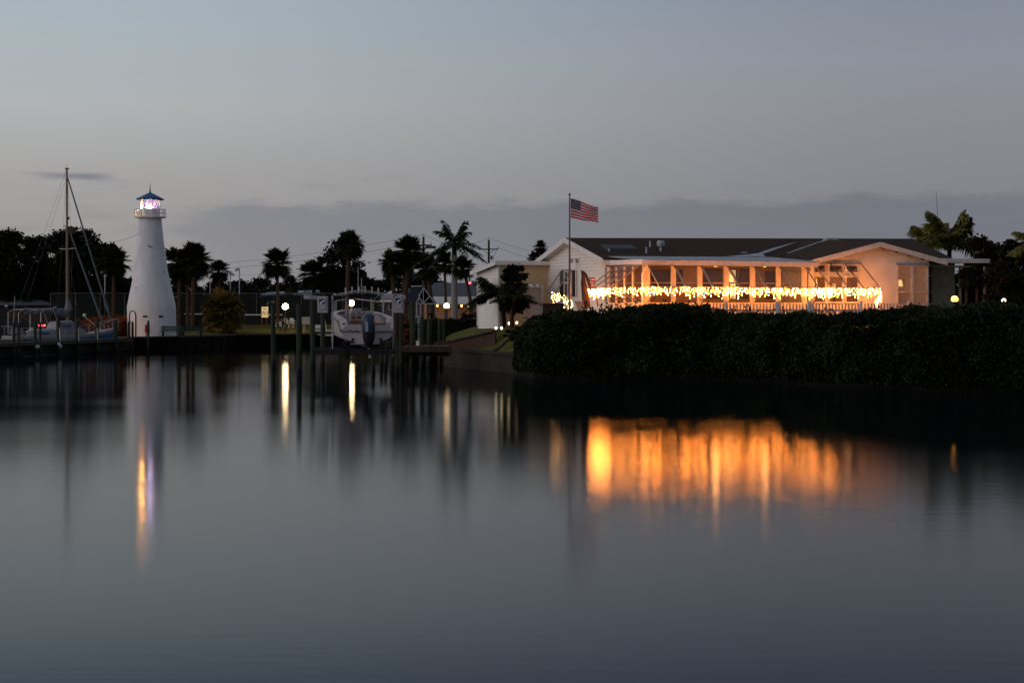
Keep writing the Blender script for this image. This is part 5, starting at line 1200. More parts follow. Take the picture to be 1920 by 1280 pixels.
# ================================================================ lamps
def globe_lamp(px, py, Y, r, zb_, lab, mat='em_lamp', post='darkmetal', group='globe lamps on posts'):
    x = XP(px,Y); z = ZP(py,Y); t = thing('globe_lamp', lab, 'lamp', (x,Y,zb_), group)
    a = MB(); a.tube([(x,Y,zb_-.2), (x,Y,z-r-.02)], .055, 8); a.lathe([(.11,0),(.11,.25),(.06,.32)], (x,Y,zb_), 10); a.build('post', MT[post], t)
    a = MB(); a.lathe([(.05,z-r-.08),(.13,z-r+.02),(.13,z-r+.06)], (x,Y,0), 10); a.build('collar', MT[post], t)
    a = MB(); a.ball((x,Y,z), r, 18); a.build('globe', MT[mat], t); return t
globe_lamp(535,574.5,177,.27,gl2(0,177),'bright round lamp on a short post left of the boat lift')
globe_lamp(659,568.5,178,.27,gl2(0,178),'bright round lamp seen through the boat top')
globe_lamp(837.5,573.5,124,.19,1.2,'bright round lamp left of the royal palm trunk','em_lamp2')
globe_lamp(1790,561,89,.15,2.2,'amber yellow lamp just above the right hedge','em_sodium',group='small lamps over the right hedge')
globe_lamp(1882,563.5,89,.10,2.2,'small warm white lamp near the right edge above the hedge','em_spot',group='small lamps over the right hedge')
def spot(px, py, Y, lab):
    x = XP(px,Y); z = ZP(py,Y); g_ = gz(x,Y); t = thing('garden_light', lab, 'garden light', (x,Y,g_), 'low white garden lights')
    a = MB(); a.lathe([(.03,-.07),(.06,-.02),(.05,.06),(.02,.07)], (x,Y,z), 10); a.build('shade', MT['em_spot'], t)
    a = MB(); a.tube([(x,Y,min(g_,z-.1)-.1), (x,Y,z-.08)], .015, 5); a.build('stake', MT['darkmetal'], t)
spot(930,615,103.6,'white garden light left of the leaning palm foot'); spot(940.5,615,103.6,'white garden light right of the leaning palm foot'); spot(954.5,606,104.8,'pair light on the warm-tinted wall side, left'); spot(969,605,104.8,'small garden light near the tall hedge end')
def floodpole(px, ptop, Y, lab, side=-1):
    x = XP(px,Y); z = ZP(ptop,Y); t = thing('court_light', lab, 'light pole', (x,Y,GL), 'tennis court light poles')
    a = MB(); a.tube([(x,Y,GL),(x,Y,z)], [.07,.05], 8); a.build('pole', MT['galv'], t)
    a = MB(); a.box((x+side*.18,Y-.1,z+.08), (.42,.35,.22), ax=(Vector((.93,0,.35*side*-1)).normalized(), Vector((0,1,0)), Vector((-.35*side*-1,0,.93)).normalized())); a.build('lamp_head', MT['galv'], t, smooth=False)
floodpole(197,512,186,'court light pole left of the lighthouse'); floodpole(449,507,189,'court light pole with pale head right of the golden palm'); floodpole(432,516,200,'smaller darker court light pole beside the pale one',1); floodpole(952 if False else 394,522,200,'court light pole behind the palm clump',1)
# lit eaves light near the palm clump
a = MB(); a.ball((XP(336.5,190),190,ZP(551,190)), .12, 8); a.build('wall_lamp', MT['em_warm'], label='small orange lamp among the palm trunks right of the lighthouse', cat='lamp')
a = MB(); a.tube([(XP(880,150),150,ZP(530,150)-2.2), (XP(880,150),150,ZP(533,150))], .04, 6); rp_ = None
t = thing('red_beacon', 'red light on a thin pole right of the royal palm', 'light', (XP(880,150),150,1)); a = MB(); a.tube([(XP(880,150),150,1),(XP(880,150),150,ZP(512,150))], .05, 6); a.build('pole', MT['darkmetal'], t)
a = MB(); a.ball((XP(881,150),149.9,ZP(530.5,150)), .09, 8); a.build('red_lamp', MT['em_red'], t); a = MB(); a.box((XP(880,150),150,ZP(511,150)), (.5,.2,.12)); a.build('fitting', MT['darkmetal'], t, smooth=False)

# ================================================================ notice board, chairs, small shore things
Y = 180
t = thing('notice_board', 'yellow lit notice board on two posts on the far lawn', 'notice board', (XP(497,Y),Y,gl2(0,Y)))
a = MB(); a.box((XP(496.7,Y),Y,(ZP(575,Y)+ZP(595,Y))/2), (XP(502.5,Y)-XP(490,Y),.05,ZP(575,Y)-ZP(595,Y))); bd = a.build('panel', MT['em_board'], t, smooth=False)
a = MB()
for (x0,z0),(x1,z1) in (((492,590),(493.5,584)),((493.5,584),(496,586)),((496,586),(497,590)),((500,583),(501.5,586)),((501.5,586),(501,590)),((494,579),(499,579))): a.beam(P(x0,z0,Y-.05), P(x1,z1,Y-.05), .02, .05)
a.build('drawing', MT['brownwood'], bd, smooth=False)
for px in (490.5,499.5):
    a = MB(); a.box((XP(px,Y),Y+.07,(ZP(572.5,Y)+1.3)/2), (.08,.08,ZP(572.5,Y)-1.3)); a.build('post', MT['brownwood'], t, smooth=False)
def plastic_chair(px, Y, ang, lab):
    x = XP(px,Y); GL = gl2(x, Y); t = thing('garden_chair', lab, 'chair', (x,Y,GL), 'white resin chairs on the far lawn'); c, s_ = math.cos(ang), math.sin(ang)
    def L(a_,b_,z): return Vector((x+a_*c-b_*s_, Y+a_*s_+b_*c, GL+z))
    a = MB(); a.prism([L(-.25,-.25,.42),L(.25,-.25,.42),L(.22,.25,.40),L(-.22,.25,.40)], (0,0,.03)); a.build('seat', MT['plast'], t, smooth=False)
    a = MB(); a.prism([L(-.24,.24,.45),L(.24,.24,.45),L(.26,.34,.8),L(.14,.37,.95),L(-.14,.37,.95),L(-.26,.34,.8)], L(0,.03,0)-L(0,0,0)); a.build('backrest', MT['plast'], t, smooth=False)
    for sx in (-.26,.26):
        a = MB(); a.beam(L(sx,-.24,.66), L(sx,.3,.68), .05, .03); a.beam(L(sx,-.24,.66), L(sx,-.24,.42), .04, .04); a.build('armrest', MT['plast'], t, smooth=False)
        for sy in (-.24,.24): a = MB(); a.beam(L(sx*.9,sy,.42), L(sx,sy*1.1,0), .05, .04); a.build('leg', MT['plast'], t, smooth=False)
plastic_chair(541,182,.9,'white plastic armchair turned sideways, left of two'); plastic_chair(551,182,.7,'white plastic armchair, right of two'); plastic_chair(521,183,2.0,'white plastic chair partly behind the small utility post')
Y = 176.8; t = thing('utility_pedestal', 'small white and brown utility post on the far lawn edge', 'pedestal', (XP(525.5,Y),Y,GL))
a = MB(); a.box((XP(525.5,Y),Y,(ZP(602,Y)+ZP(612,Y))/2), (.18,.15,ZP(602,Y)-ZP(612,Y))); a.build('meter', MT['whitep'], t, smooth=False); a = MB(); a.box((XP(525.5,Y),Y,(ZP(612,Y)+GL)/2), (.14,.14,ZP(612,Y)-GL)); a.build('post', MT['brownwood'], t, smooth=False); a = MB(); a.prism([P(521.5,601.5,Y-.1),P(525.5,597,Y-.1),P(529.5,601.5,Y-.1)], (0,.25,0)); a.build('cap', MT['brownwood'], t, smooth=False)
Y = 177; t = thing('sign_panel', 'blank pale panel on a single post behind the pilings', 'sign', (XP(573.5,Y),Y,GL))
a = MB(); a.box((XP(573.5,Y),Y,(ZP(594,Y)+ZP(608,Y))/2), (XP(581,Y)-XP(566,Y),.06,ZP(594,Y)-ZP(608,Y))); a.build('panel', MT['gelcream'], t, smooth=False); a = MB(); a.box((XP(570,Y),Y+.06,(ZP(596,Y)+GL)/2), (.14,.08,ZP(596,Y)-GL)); a.build('post', MT['gelcream'], t, smooth=False)
# small skiff behind the boat
Y = 168; t = thing('skiff', 'low pale open skiff moored behind the big motorboat', 'boat', (XP(610,Y),Y,.1)); 
a = MB(); x0, x1 = XP(590,Y), XP(632,Y); zt = ZP(618.5,Y)
a.prism([(x0,Y-.8,zt+.1),(x1,Y-.8,zt),(x1+.1,Y-.8,zt-.30),(x1-.3,Y-.8,zt-.5),(x0+.6,Y-.8,zt-.5),(x0+.1,Y-.8,zt-.25)], (0,1.6,0)); a.build('hull', MT['gelcream'], t, smooth=False)
a = MB(); a.box(((x0+x1)/2,Y-.83,zt-.22), (x1-x0,.05,.14)); a.build('stripe', MT['blackp'], t, smooth=False); a = MB(); a.box(((x0+x1)/2,Y,(zt-.5+.1)/2), (x1-x0-1.0,1.2,zt-.55)); a.build('float', MT['dockdark'], t, smooth=False)
a = MB(); a.beam(P(608,595,Y), P(612,618,Y), .12, .1); a.build('tiller_post', MT['gelcream'], t, smooth=False); a = MB(); a.box(P(597,612,Y), (.6,.5,.25)); a.build('seat_box', MT['whitep'], t, smooth=False)

# ================================================================ boat lift
BY = 89.0
G2 = 'pilings of the boat lift'
for px, top, wl, w, lab in ((513,571,688,9,'free standing dark green piling, leftmost of the boat lift group'), (561,569,705,10,'thickest free standing dark green piling, second from the left'), (586.5,561,690,9.5,'dark green piling left of the left hoist box'), (604.5,585,691,9,'dark green piling directly under the left hoist box'),
    (744.5,585,700,8,'shaded piling under the right hoist box'), (752.5,572,693,10,'dark green piling just right of the right hoist box'), (773,564,693,10.5,'tall dark green piling before the blue kiosk roof')):
    Y = F*CZ/(wl-HZ); pile(px, top, Y, w/2*Y/F, lab, G2)
G3 = 'pilings of the small dock'
for px, top, wl, w, pt, lab in ((790.5,594,690,8.5,1,'black cone topped piling below the kiosk'), (804,597,687,9,0,'dark green flat piling right of the cone topped one'), (825,597,684,7.5,0,'left one of the close pair by the globe lamp'), (833,597,684,7.5,0,'right one of the close pair by the globe lamp'),
    (700,665,700,7,0,'short submerged-looking piling under the boat propeller'), (715,655,692,6.5,0,'short piling under the right of the boat stern, left'), (723,655,692,7,0,'short piling under the right of the boat stern, middle'), (735,655,697,9,0,'short thick piling under the right edge of the boat')):
    Y = F*CZ/(wl-HZ); pile(px, top, Y, w/2*Y/F, lab, G3, bool(pt))
def hoist(px0, px1, py0, py1, Y, lab):
    x0, x1, z1, z0 = XP(px0,Y), XP(px1,Y), ZP(py0,Y), ZP(py1,Y); d = .45
    t = thing('hoist_box', lab, 'hoist', ((x0+x1)/2,Y,z0), 'boat lift hoist boxes')
    a = MB(); a.prism([(x0,Y,z0+.05),(x1,Y,z0+.05),(x1,Y,z1),(x0,Y,z1)], (0,d,0)); a.prism([(x0+.06,Y-.05,z0+.10),(x1-.06,Y-.05,z0+.10),(x1-.04,Y-.05,z1-.05),(x0+.04,Y-.05,z1-.05)], (0,.06,0)); a.build('cover', MT['hoistw'], t, smooth=False)
    a = MB(); a.box(((x0+x1)/2,Y+.2,z0), (x1-x0-.02,d,.10)); a.build('base', MT['alu'], t, smooth=False)
    lx0, lx1, lz0, lz1 = x0+(x1-x0)*.22, x0+(x1-x0)*.82, z1-(z1-z0)*.50, z1-(z1-z0)*.18
    cx_, w_, h_ = (lx0+lx1)/2, lx1-lx0, lz1-lz0
    a = MB(); ps = [(lx0,lz0+h_*.1),(lx0,lz1),(cx_,lz1)]+[(lx1-w_*.5+w_*.5*math.sin(q),lz0+h_*.5+h_*.5*math.cos(q)) for q in [i*math.pi/10 for i in range(0,11)]]+[(lx0+w_*.3,lz0)]
    a.prism([(x,Y-.062,z) for x,z in ps], (0,.014,0)); lg = a.build('emblem', MT['flagb'], t, smooth=False)
    a = MB(); n = 10; out = [(lx0+w_*(.92-.80*math.cos(math.pi*.5*i/n)), lz0+h_*.74*math.sin(math.pi*.5*i/n)) for i in range(n+1)]; inn = [(lx0+w_*(.92-.52*math.cos(math.pi*.5*i/n)), lz0+h_*(.0+.50*math.sin(math.pi*.5*i/n))) for i in range(n+1)]
    a.prism([(x,Y-.072,z) for x,z in out+inn[::-1]], (0,.008,0)); a.build('emblem_swoosh', MT['whitep'], lg, smooth=False)
hoist(594.8,613.5,555.5,584,88,'white hoist box with blue emblem on the left side of the boat'); hoist(738,756,553,584,88,'white hoist box with blue emblem on the right side of the boat')
lift = thing('boat_lift', 'dark cradle and top beams of the boat lift carrying the motorboat', 'boat lift', (XP(665,BY),BY,.5))
a = MB(); zc_ = ZP(659,BY-1); a.box((XP(665,BY-1),BY-1,zc_), (XP(745,BY-1)-XP(588,BY-1),.2,ZP(654,BY-1)-ZP(664,BY-1))); a.build('cross_beam', MT['blackp'], lift, smooth=False); a = MB(); a.box((XP(665,BY+3),BY+3,zc_), (XP(745,BY)-XP(588,BY),.2,.25)); a.build('cross_beam', MT['blackp'], lift, smooth=False)
a = MB()
for px in (648,720): a.box((XP(px,BY),BY+1.2,zc_+.28), (.2,4.6,.3))
for px in (656,): a.box((XP(px,BY),BY-1.05,zc_-.05), (.22,.1,.6))
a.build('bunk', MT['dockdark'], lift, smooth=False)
a = MB(); zt_ = ZP(558,92); a.box((XP(592,92),91.5,zt_), (.28,7,.18)); a.box((XP(748,92),91.5,ZP(556,92)), (.3,7,.18)); a.box((XP(727,95),94.5,ZP(555.5,94.5)), (XP(741,95)-XP(718,95),.2,.22)); a.build('top_beam', MT['hoistw'], lift, smooth=False)
def gpole(px, p0_, p1_, Y, lab):
    a = MB(); a.tube([P(px,p0_,Y), P(px,p1_,Y)], .04, 8); a.ball(P(px,p0_,Y), .05, 8); a.tube([P(px,p1_,Y), P(px,p1_+18,Y)], .025, 6); a.build('guide_pole', MT['hoistw'], label=lab, cat='pole', group='white guide poles of the boat lift')
gpole(623.5,556,641,88.2,'white guide pole in front of the left bow of the motorboat'); gpole(719,554,600,96,'white guide pole right of the boat, farther one'); gpole(736.5,554,650,90,'white guide pole beside the right hoist box')

# ================================================================ motorboat (centre console) on the lift
ph_ = R(10.5); Hd = Vector((-math.sin(ph_), math.cos(ph_), 0)); Sd = Vector((Hd.y, -Hd.x, 0)); B0 = Vector((XP(688.5,BY), BY, 0))
ZB = ZP(651,BY)   # keel height at the stern
def Bp(l, w, z): return B0+Hd*l+Sd*w+UPZ*(ZB+z)
boat = thing('motorboat', 'white centre console motorboat seen from the stern on the lift', 'motorboat', (B0.x,B0.y,ZB))
st_ = [0,.02,.5,1.2,2.2,3.4,4.6,5.6,6.4,6.9]
bm_ = [1.16,1.18,1.22,1.26,1.28,1.27,1.17,.92,.52,.06]; gh = [.80,.80,1.22,1.30,1.34,1.40,1.48,1.56,1.62,1.66]; ch = [.46,.46,.47,.48,.50,.56,.68,.86,1.1,1.4]; kl = [0,0,0,0,.01,.04,.12,.34,.75,1.3]
a = MB(); rows = []
for l,b,g_,c_,k_ in zip(st_,bm_,gh,ch,kl): rows.append([Bp(l,-b,g_-.02),Bp(l,-b*.985,(g_+c_)/2),Bp(l,-b*.90,c_),Bp(l,-b*.86,c_-.06),Bp(l,0,k_),Bp(l,b*.86,c_-.06),Bp(l,b*.90,c_),Bp(l,b*.985,(g_+c_)/2),Bp(l,b,g_-.02)])
loft2(a, rows); a.build('hull', MT['gel'], boat)
a = MB()   # gunwale cap and rub rail
for sg in (-1,1):
    for k in range(1, len(st_)-1):
        p = [Bp(st_[k],sg*bm_[k]*1.01,gh[k]), Bp(st_[k+1],sg*bm_[k+1]*1.01,gh[k+1]), Bp(st_[k+1],sg*(bm_[k+1]-.26 if bm_[k+1] > .3 else 0),gh[k+1]+.02), Bp(st_[k],sg*(bm_[k]-.26),gh[k]+.02)]
        a.prism(p, (0,0,.05))
    a.prism([Bp(.0,sg*1.15,.78),Bp(.5,sg*1.21,1.2),Bp(.5,sg*.9,1.24),Bp(.0,sg*.86,.98)], (0,0,.05))
a.build('gunwale', MT['gel'], boat)
a = MB(); a.prism([Bp(-.01,-1.15,.78),Bp(-.01,-.9,1.02),Bp(-.01,-.28,1.02),Bp(-.01,-.18,.62),Bp(-.01,.2,.62),Bp(-.01,.45,1.0),Bp(-.01,.95,1.0),Bp(-.01,1.15,.80),Bp(-.01,1.13,.62),Bp(-.01,-1.13,.62)], Hd*.5); a.build('transom', MT['gel'], boat, smooth=False)
a = MB(); a.beam(Bp(-.03,-1.19,.72), Bp(-.03,-.30,.70), .05, .035); a.beam(Bp(-.03,.30,.70), Bp(-.03,1.19,.70), .05, .035)
a.tube([Bp(-.03,-1.2,.72),Bp(.5,-1.26,1.14),Bp(1.2,-1.30,1.22),Bp(3.4,-1.31,1.32),Bp(5.6,-.95,1.48),Bp(6.9,-.06,1.6)], .022, 5); a.build('rub_rail', MT['blackp'], boat, smooth=False)
a = MB()
for w in (-.62,.62): a.prism([Bp(-.05,w-.07,.40),Bp(-.05,w+.03,.42),Bp(-.09,w-.04 if w<0 else w+.14,.10),Bp(-.09,w-.14 if w<0 else w+.05,.12)], Hd*.04)
for w,z in ((-.75,.77),(-.48,.76),(-.55,1.12)): a.ball(Bp(-.03,w,z), .03, 6)
a.build('trim_tabs', MT['blackp'], boat, smooth=False)
a = MB(); a.box(Bp(-.25,.0,.16), (1.6,.45,.04), ax=(Sd,Hd,UPZ)); a.box(Bp(-.2,.02,.42), (.5,.35,.5), ax=(Sd,Hd,UPZ)); a.build('engine_bracket', MT['gel'], boat, smooth=False)
a = MB(); a.box(Bp(.28,-.72,1.05), (.75,.4,.07), ax=(Sd,Hd,UPZ)); a.build('cushion', MT['tan'], boat, smooth=False); a = MB(); a.box(Bp(.28,.66,1.04), (.75,.4,.07), ax=(Sd,Hd,UPZ)); a.build('cushion', MT['tan'], boat, smooth=False); a = MB(); a.box(Bp(2.15,0,1.12), (1.1,.45,.12), ax=(Sd,Hd,UPZ)); a.box(Bp(2.35,0,1.38), (1.1,.1,.26), ax=(Sd,Hd,UPZ)); a.build('cushion', MT['tan'], boat, smooth=False)
a = MB(); a.prism([Bp(2.9,-.48,.5),Bp(2.9,.48,.5),Bp(2.9,.42,1.55),Bp(2.9,.36,1.75),Bp(2.9,-.36,1.75),Bp(2.9,-.42,1.55)], Hd*.9); cn = a.build('console', MT['gel'], boat, smooth=False)
a = MB(); a.box(Bp(2.88,.22,1.66), (.32,.04,.14), ax=(Sd,Hd,UPZ)); a.lathe([(.13,0),(.13,.03)], Bp(2.8,-.15,1.62), 12); a.build('instruments', MT['blackp'], cn, smooth=False)
a = MB()
a.tube([Bp(2.0,-.55,.6),Bp(2.0,-.55,1.25),Bp(2.25,-.5,1.62),Bp(2.25,.5,1.62),Bp(2.0,.55,1.25),Bp(2.0,.55,.6)], .025, 6)
for w in (-.25,0,.25): a.tube([Bp(2.2,w,1.2),Bp(2.25,w,1.62)], .02, 5)
a.tube([Bp(2.1,-.52,1.42),Bp(2.1,.52,1.42)], .02, 5); a.build('leaning_post', MT['alu'], boat)
a = MB()   # hard top on tubes
tz = ZP(549.5,91.5)-ZB
for sg in (-1,1):
    a.tube([Bp(2.9,sg*.62,.7),Bp(2.8,sg*.60,1.9),Bp(2.5,sg*.66,tz-.22),Bp(2.3,sg*.85,tz-.05)], .032, 7); a.tube([Bp(3.8,sg*.60,.8),Bp(3.6,sg*.58,tz-.1)], .03, 7); a.tube([Bp(2.9,sg*.54,.7),Bp(2.85,sg*.52,tz-.1)], .02, 6)
    a.tube([Bp(2.3,sg*1.15,tz-.1),Bp(3.0,sg*1.2,tz-.05),Bp(4.2,sg*1.1,tz-.05)], .03, 6)
a.build('top_frame', MT['alu'], boat)
a = MB(); tp = [Bp(2.2+.0,-1.0+2.0*i/8,tz-.10+.14*math.sin(math.pi*i/8)) for i in range(9)]
for p, q in zip(tp, tp[1:]): a.prism([p, q, q+Hd*2.0, p+Hd*2.0], (0,0,.05))
a.build('hard_top', MT['canvas'], boat, smooth=False)
a = MB(); a.tube([p+UPZ*.06-Hd*.02 for p in tp], .03, 6); a.tube([p+UPZ*.0-Hd*.02 for p in tp], .025, 6)
for i in range(6): q = Bp(2.15,-.75+.30*i,tz-.14+.14*math.sin(math.pi*(i+1)/7)); a.tube([q, q+UPZ*.32], .032, 7)
a.build('rod_holders', MT['alu'], boat)
a = MB(); a.box(Bp(2.6,-.0,tz-.16), (1.15,.5,.14), ax=(Sd,Hd,UPZ)); a.build('overhead_box', MT['blackp'], boat, smooth=False)
a = MB()
for w,h in ((-.1,1.2),(.05,.7),(.12,.35)): a.tube([Bp(3.0,w,tz), Bp(3.0,w+.02,tz+h)], .012, 4)
a.build('aerials', MT['whitep'], boat)
a = MB(); a.tube([Bp(4.2,-1.05,1.62),Bp(4.2,-1.05,2.05),Bp(5.6,-.85,2.1),Bp(6.6,-.2,2.2),Bp(6.6,.2,2.2),Bp(5.6,.85,2.1),Bp(4.2,1.05,2.05)], .02, 5); a.tube([Bp(5.6,-.85,1.6),Bp(5.6,-.85,2.1)], .02, 5); a.build('bow_rail', MT['alu'], boat)
# outboard motor
ob = MB(); c = Bp(-.62,.0,0)
def ring(cz_, w, d, off=0.):
    w *= 1.3; return [c+Sd*(w*math.cos(q)*(abs(math.cos(q))**-.25 if abs(math.cos(q)) > .05 else 1))+Hd*(off+d*math.sin(q))+UPZ*cz_ for q in [2*math.pi*i/16 for i in range(16)]]
rws = [ring(.62,.215,.28), ring(.66,.225,.33), ring(.95,.225,.36), ring(1.2,.225,.35,-.02), ring(1.38,.205,.30,-.02), ring(1.47,.15,.2,-.02), ring(1.50,.06,.08,-.02)]
n = 16; ob.add([p for r_ in rws for p in r_], [(i*n+j, i*n+(j+1)%n, (i+1)*n+(j+1)%n, (i+1)*n+j) for i in range(6) for j in range(n)]+[tuple(range(n))[::-1], tuple(6*n+j for j in range(n))])
om = ob.build('outboard_cowl', MT['cowl'], boat)
om2 = MB(); om2.prism([c-Hd*.362+Sd*-.20+UPZ*.72, c-Hd*.362+Sd*-.07+UPZ*.72, c-Hd*.362+Sd*-.07+UPZ*1.12, c-Hd*.362+Sd*-.17+UPZ*1.14], -Hd*.008); om2.build('side_decal', MT['silver'], om, smooth=False)
ob = MB(); rws = [ring(.615,.22,.30), ring(.35,.20,.28), ring(.12,.12,.22), ring(-.02,.07,.18)]
ob.add([p for r_ in rws for p in r_], [(i*n+j, i*n+(j+1)%n, (i+1)*n+(j+1)%n, (i+1)*n+j) for i in range(3) for j in range(n)]+[tuple(range(n))[::-1], tuple(3*n+j for j in range(n))]); ob.build('outboard_midsection', MT['blackp'], boat)
ob = MB(); ob.tube([c+UPZ*.02-Hd*.05, c-UPZ*.3-Hd*.05], [.05,.04], 8); ob.tube([c-UPZ*.28+Hd*.2, c-UPZ*.28-Hd*.15, c-UPZ*.28-Hd*.28], [.02,.06,.04], 8); ob.prism([c-UPZ*.34+Hd*.12,c-UPZ*.34-Hd*.05,c-UPZ*.52-Hd*.02], Sd*.02)
ob.build('lower_unit', MT['alu'], boat)
ob = MB()
for k in range(3):
    q = 2*math.pi*k/3+.6; d = Sd*math.cos(q)+UPZ*math.sin(q); pc = c-UPZ*.28-Hd*.3; e = d.cross(Hd); ob.prism([pc+e*.03, pc+d*.12+e*.07-Hd*.03, pc+d*.17, pc+d*.12-e*.05+Hd*.03, pc-e*.03], Hd*.012)
ob.build('propeller', MT['alu'], boat, smooth=False)
ob = MB(); ob.box(c-UPZ*.20-Hd*.16, (.10,.06,.08), ax=(Sd,Hd,UPZ)); ob.build('warning_tape', MT['orangep'], boat, smooth=False)

# ================================================================ small dock right of the boat, kiosk
dk = thing('small_dock', 'short timber dock right of the motorboat joining the seawall', 'dock', (XP(795,101),101,0))
a = MB(); x0, x1, Y = XP(752,100), XP(846,103), 101.5; zt_ = ZP(649.5,100)
for i in range(int((x1-x0)/.16)): a.box((x0+.08+i*.16,Y+.9,zt_-.03), (.145,3.6,.05))
a.build('deck_boards', MT['dock'], dk, smooth=False)
a = MB(); a.box(((x0+x1)/2,Y-.93,zt_-.16), (x1-x0,.07,.26)); a.build('fascia_board', MT['dock'], dk, smooth=False)
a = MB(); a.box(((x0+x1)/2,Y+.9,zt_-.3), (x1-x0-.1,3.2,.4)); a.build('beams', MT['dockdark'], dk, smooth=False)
t = thing('dock_box', 'small white box on the dock below the kiosk', 'box', (XP(783,99.8),101.2,zt_)); a = MB(); a.box((XP(783,101.2),101.2,zt_+.14), (.16,.2,.22)); a.box((XP(783,101.2),101.2,zt_+.26), (.2,.24,.03)); a.build('body', MT['whitep'], t, smooth=False)
# kiosk: blue gabled roof with white truss on posts
KY = 120.0
def K(px, py, dy=0.): 
    p = P(px,py,KY); return Vector((p.x,p.y+dy,p.z))
ks = thing('kiosk', 'small gabled shelter with navy metal roof and white lattice truss', 'shelter', (XP(792,KY),KY,GL))
L0, AP, RR = K(764+16,567.5), K(794,537.5), K(815.5,569.5); dpv = Vector((-.70,1.3,0))
def Kd(p): return p+dpv
a = MB(); 
a.prism([K(779.5,568.5), K(794,537), Kd(K(794,537)), Kd(K(779.5,568.5))][::1], (-.05,0,.05))
a.build('roof_left', MT['navy'], ks, smooth=False)
a = MB(); a.prism([K(794,537), K(817,570), Kd(K(817,570)), Kd(K(794,537))], (.05,0,.05)); a.build('roof_right', MT['navy'], ks, smooth=False)
a = MB(); a.beam(K(794,536.2), Kd(K(794,536.2)), .28, .05); a.build('ridge_cap', MT['galv'], ks, smooth=False)
a = MB(); f = Vector((0,-.08,0))
for p, q in (((779.5,569),(794,538.5)),((794,538.5),(816.5,569.5)),((781,569),(816.5,569.5)),((785,557),(793,569)),((793,569),(805,556)),((785,569),(785,551)),((794,569),(794,540))): a.beam(K(*p)+f, K(*q)+f, .04, .06)
a.build('truss', MT['hoistw'], ks, smooth=False)
a = MB(); a.prism([Kd(K(780.5,568)), Kd(K(794,539.5)), Kd(K(815,568))], (0,.05,0)); a.build('back_gable', MT['furn'], ks, smooth=False)
for px in (781,788.5):
    a = MB(); a.box((XP(px,KY),KY,(ZP(569,KY)+ZP(592,KY))/2), (.08,.1,ZP(569,KY)-ZP(592,KY))); a.build('post', MT['hoistw'], ks, smooth=False)
    a = MB(); a.box((XP(px,KY)+dpv.x,KY+dpv.y,(ZP(569,KY)+GL)/2), (.10,.1,ZP(569,KY)-GL)); a.build('post', MT['dock'], ks, smooth=False)
a = MB(); a.box((XP(814,KY),KY,(ZP(569,KY)+GL)/2), (.10,.1,ZP(569,KY)-GL)); a.build('post', MT['dock'], ks, smooth=False); a = MB(); a.box((XP(802,KY),KY+.2,(ZP(569,KY)+GL)/2), (.12,.1,ZP(569,KY)-GL)); a.build('post', MT['dock'], ks, smooth=False)
a = MB(); a.box((XP(787,KY),KY+.3,ZP(593.5,KY)), (.62,.8,.09)); a.prism([K(781,595),K(793,595),K(790,600),K(784,600)], (0,.5,0)); a.box((XP(784.5,KY),KY+.2,(ZP(599,KY)+GL)/2), (.1,.12,ZP(599,KY)-GL)); a.build('counter', MT['hoistw'], ks, smooth=False)

# ================================================================ buildings behind
def simple_house(name, lab, px0, px1, pe, pr, Y, dep, wall, roof_, base=GL, wins=(), grp=None, rpx=None, over=.4, fascia='whitep'):
    x0, x1, ze, zr = XP(px0,Y), XP(px1,Y), ZP(pe,Y), ZP(pr,Y+dep/2); t = thing(name, lab, 'building', ((x0+x1)/2,Y,base), grp)
    holes = []
    a = MB(); a.box(((x0+x1)/2,Y+dep/2,(base+ze)/2), (x1-x0,dep,ze-base)); w_ = a.build('wall', MT[wall], t, smooth=False)
    rx0, rx1 = (x0+dep*.25, x1-dep*.25) if rpx is None else (XP(rpx[0],Y+dep/2), XP(rpx[1],Y+dep/2))
    a = MB(); e = [Vector((x0-over,Y-over,ze)),Vector((x1+over,Y-over,ze)),Vector((x1+over,Y+dep+over,ze)),Vector((x0-over,Y+dep+over,ze)),Vector((rx0,Y+dep/2,zr)),Vector((rx1,Y+dep/2,zr))]
    a.add([tuple(p) for p in e]+[tuple(p-UPZ*.12) for p in e[:4]], [(0,1,5,4),(1,2,5),(2,3,4,5),(3,0,4),(6,7,1,0),(7,8,2,1),(8,9,3,2),(9,6,0,3),(9,8,7,6)]); a.build('roof', MT[roof_], t, smooth=False)
    a = MB(); a.box(((x0+x1)/2,Y-over-.03,ze-.10), (x1-x0+2*over,.05,.2)); a.build('fascia', MT[fascia], t, smooth=False)
    for (a0,a1,b0,b1,m_) in wins:
        a = MB(); xx0, xx1, z1, z0 = XP(a0,Y), XP(a1,Y), ZP(b0,Y), ZP(b1,Y)
        for q in ((xx0,xx1,z1,z1+.06),(xx0,xx1,z0-.06,z0),(xx0-.06,xx0,z0-.06,z1+.06),(xx1,xx1+.06,z0-.06,z1+.06)): a.box(((q[0]+q[1])/2,Y-.04,(q[2]+q[3])/2), (q[1]-q[0],.1,q[3]-q[2]))
        f_ = a.build('window', MT['trim'], t, smooth=False); a = MB(); a.box(((xx0+xx1)/2,Y-.02,(z0+z1)/2), (xx1-xx0,.03,z1-z0)); a.build('pane', MT[m_], f_, smooth=False)
    return t
simple_house('low_building', 'low grey block building with pale metal roof behind the court fence', 532, 700, 557, 548, 218, 9, 'wallgrey', 'roofblue', wins=((553,557,566,580,'glass'),(640,655,566,580,'glass')), fascia='brownwood', rpx=(560,680))
t = thing('shed_roof', 'long pale lean-to roof left of the low grey building', 'shelter', (XP(520,216),216,GL)); a = MB(); a.prism([P(486,557,214), P(600,549,214), P(606,546.5,220), P(500,552,220)], (0,0,.22)); a.build('roof', MT['roofblue'], t, smooth=False)
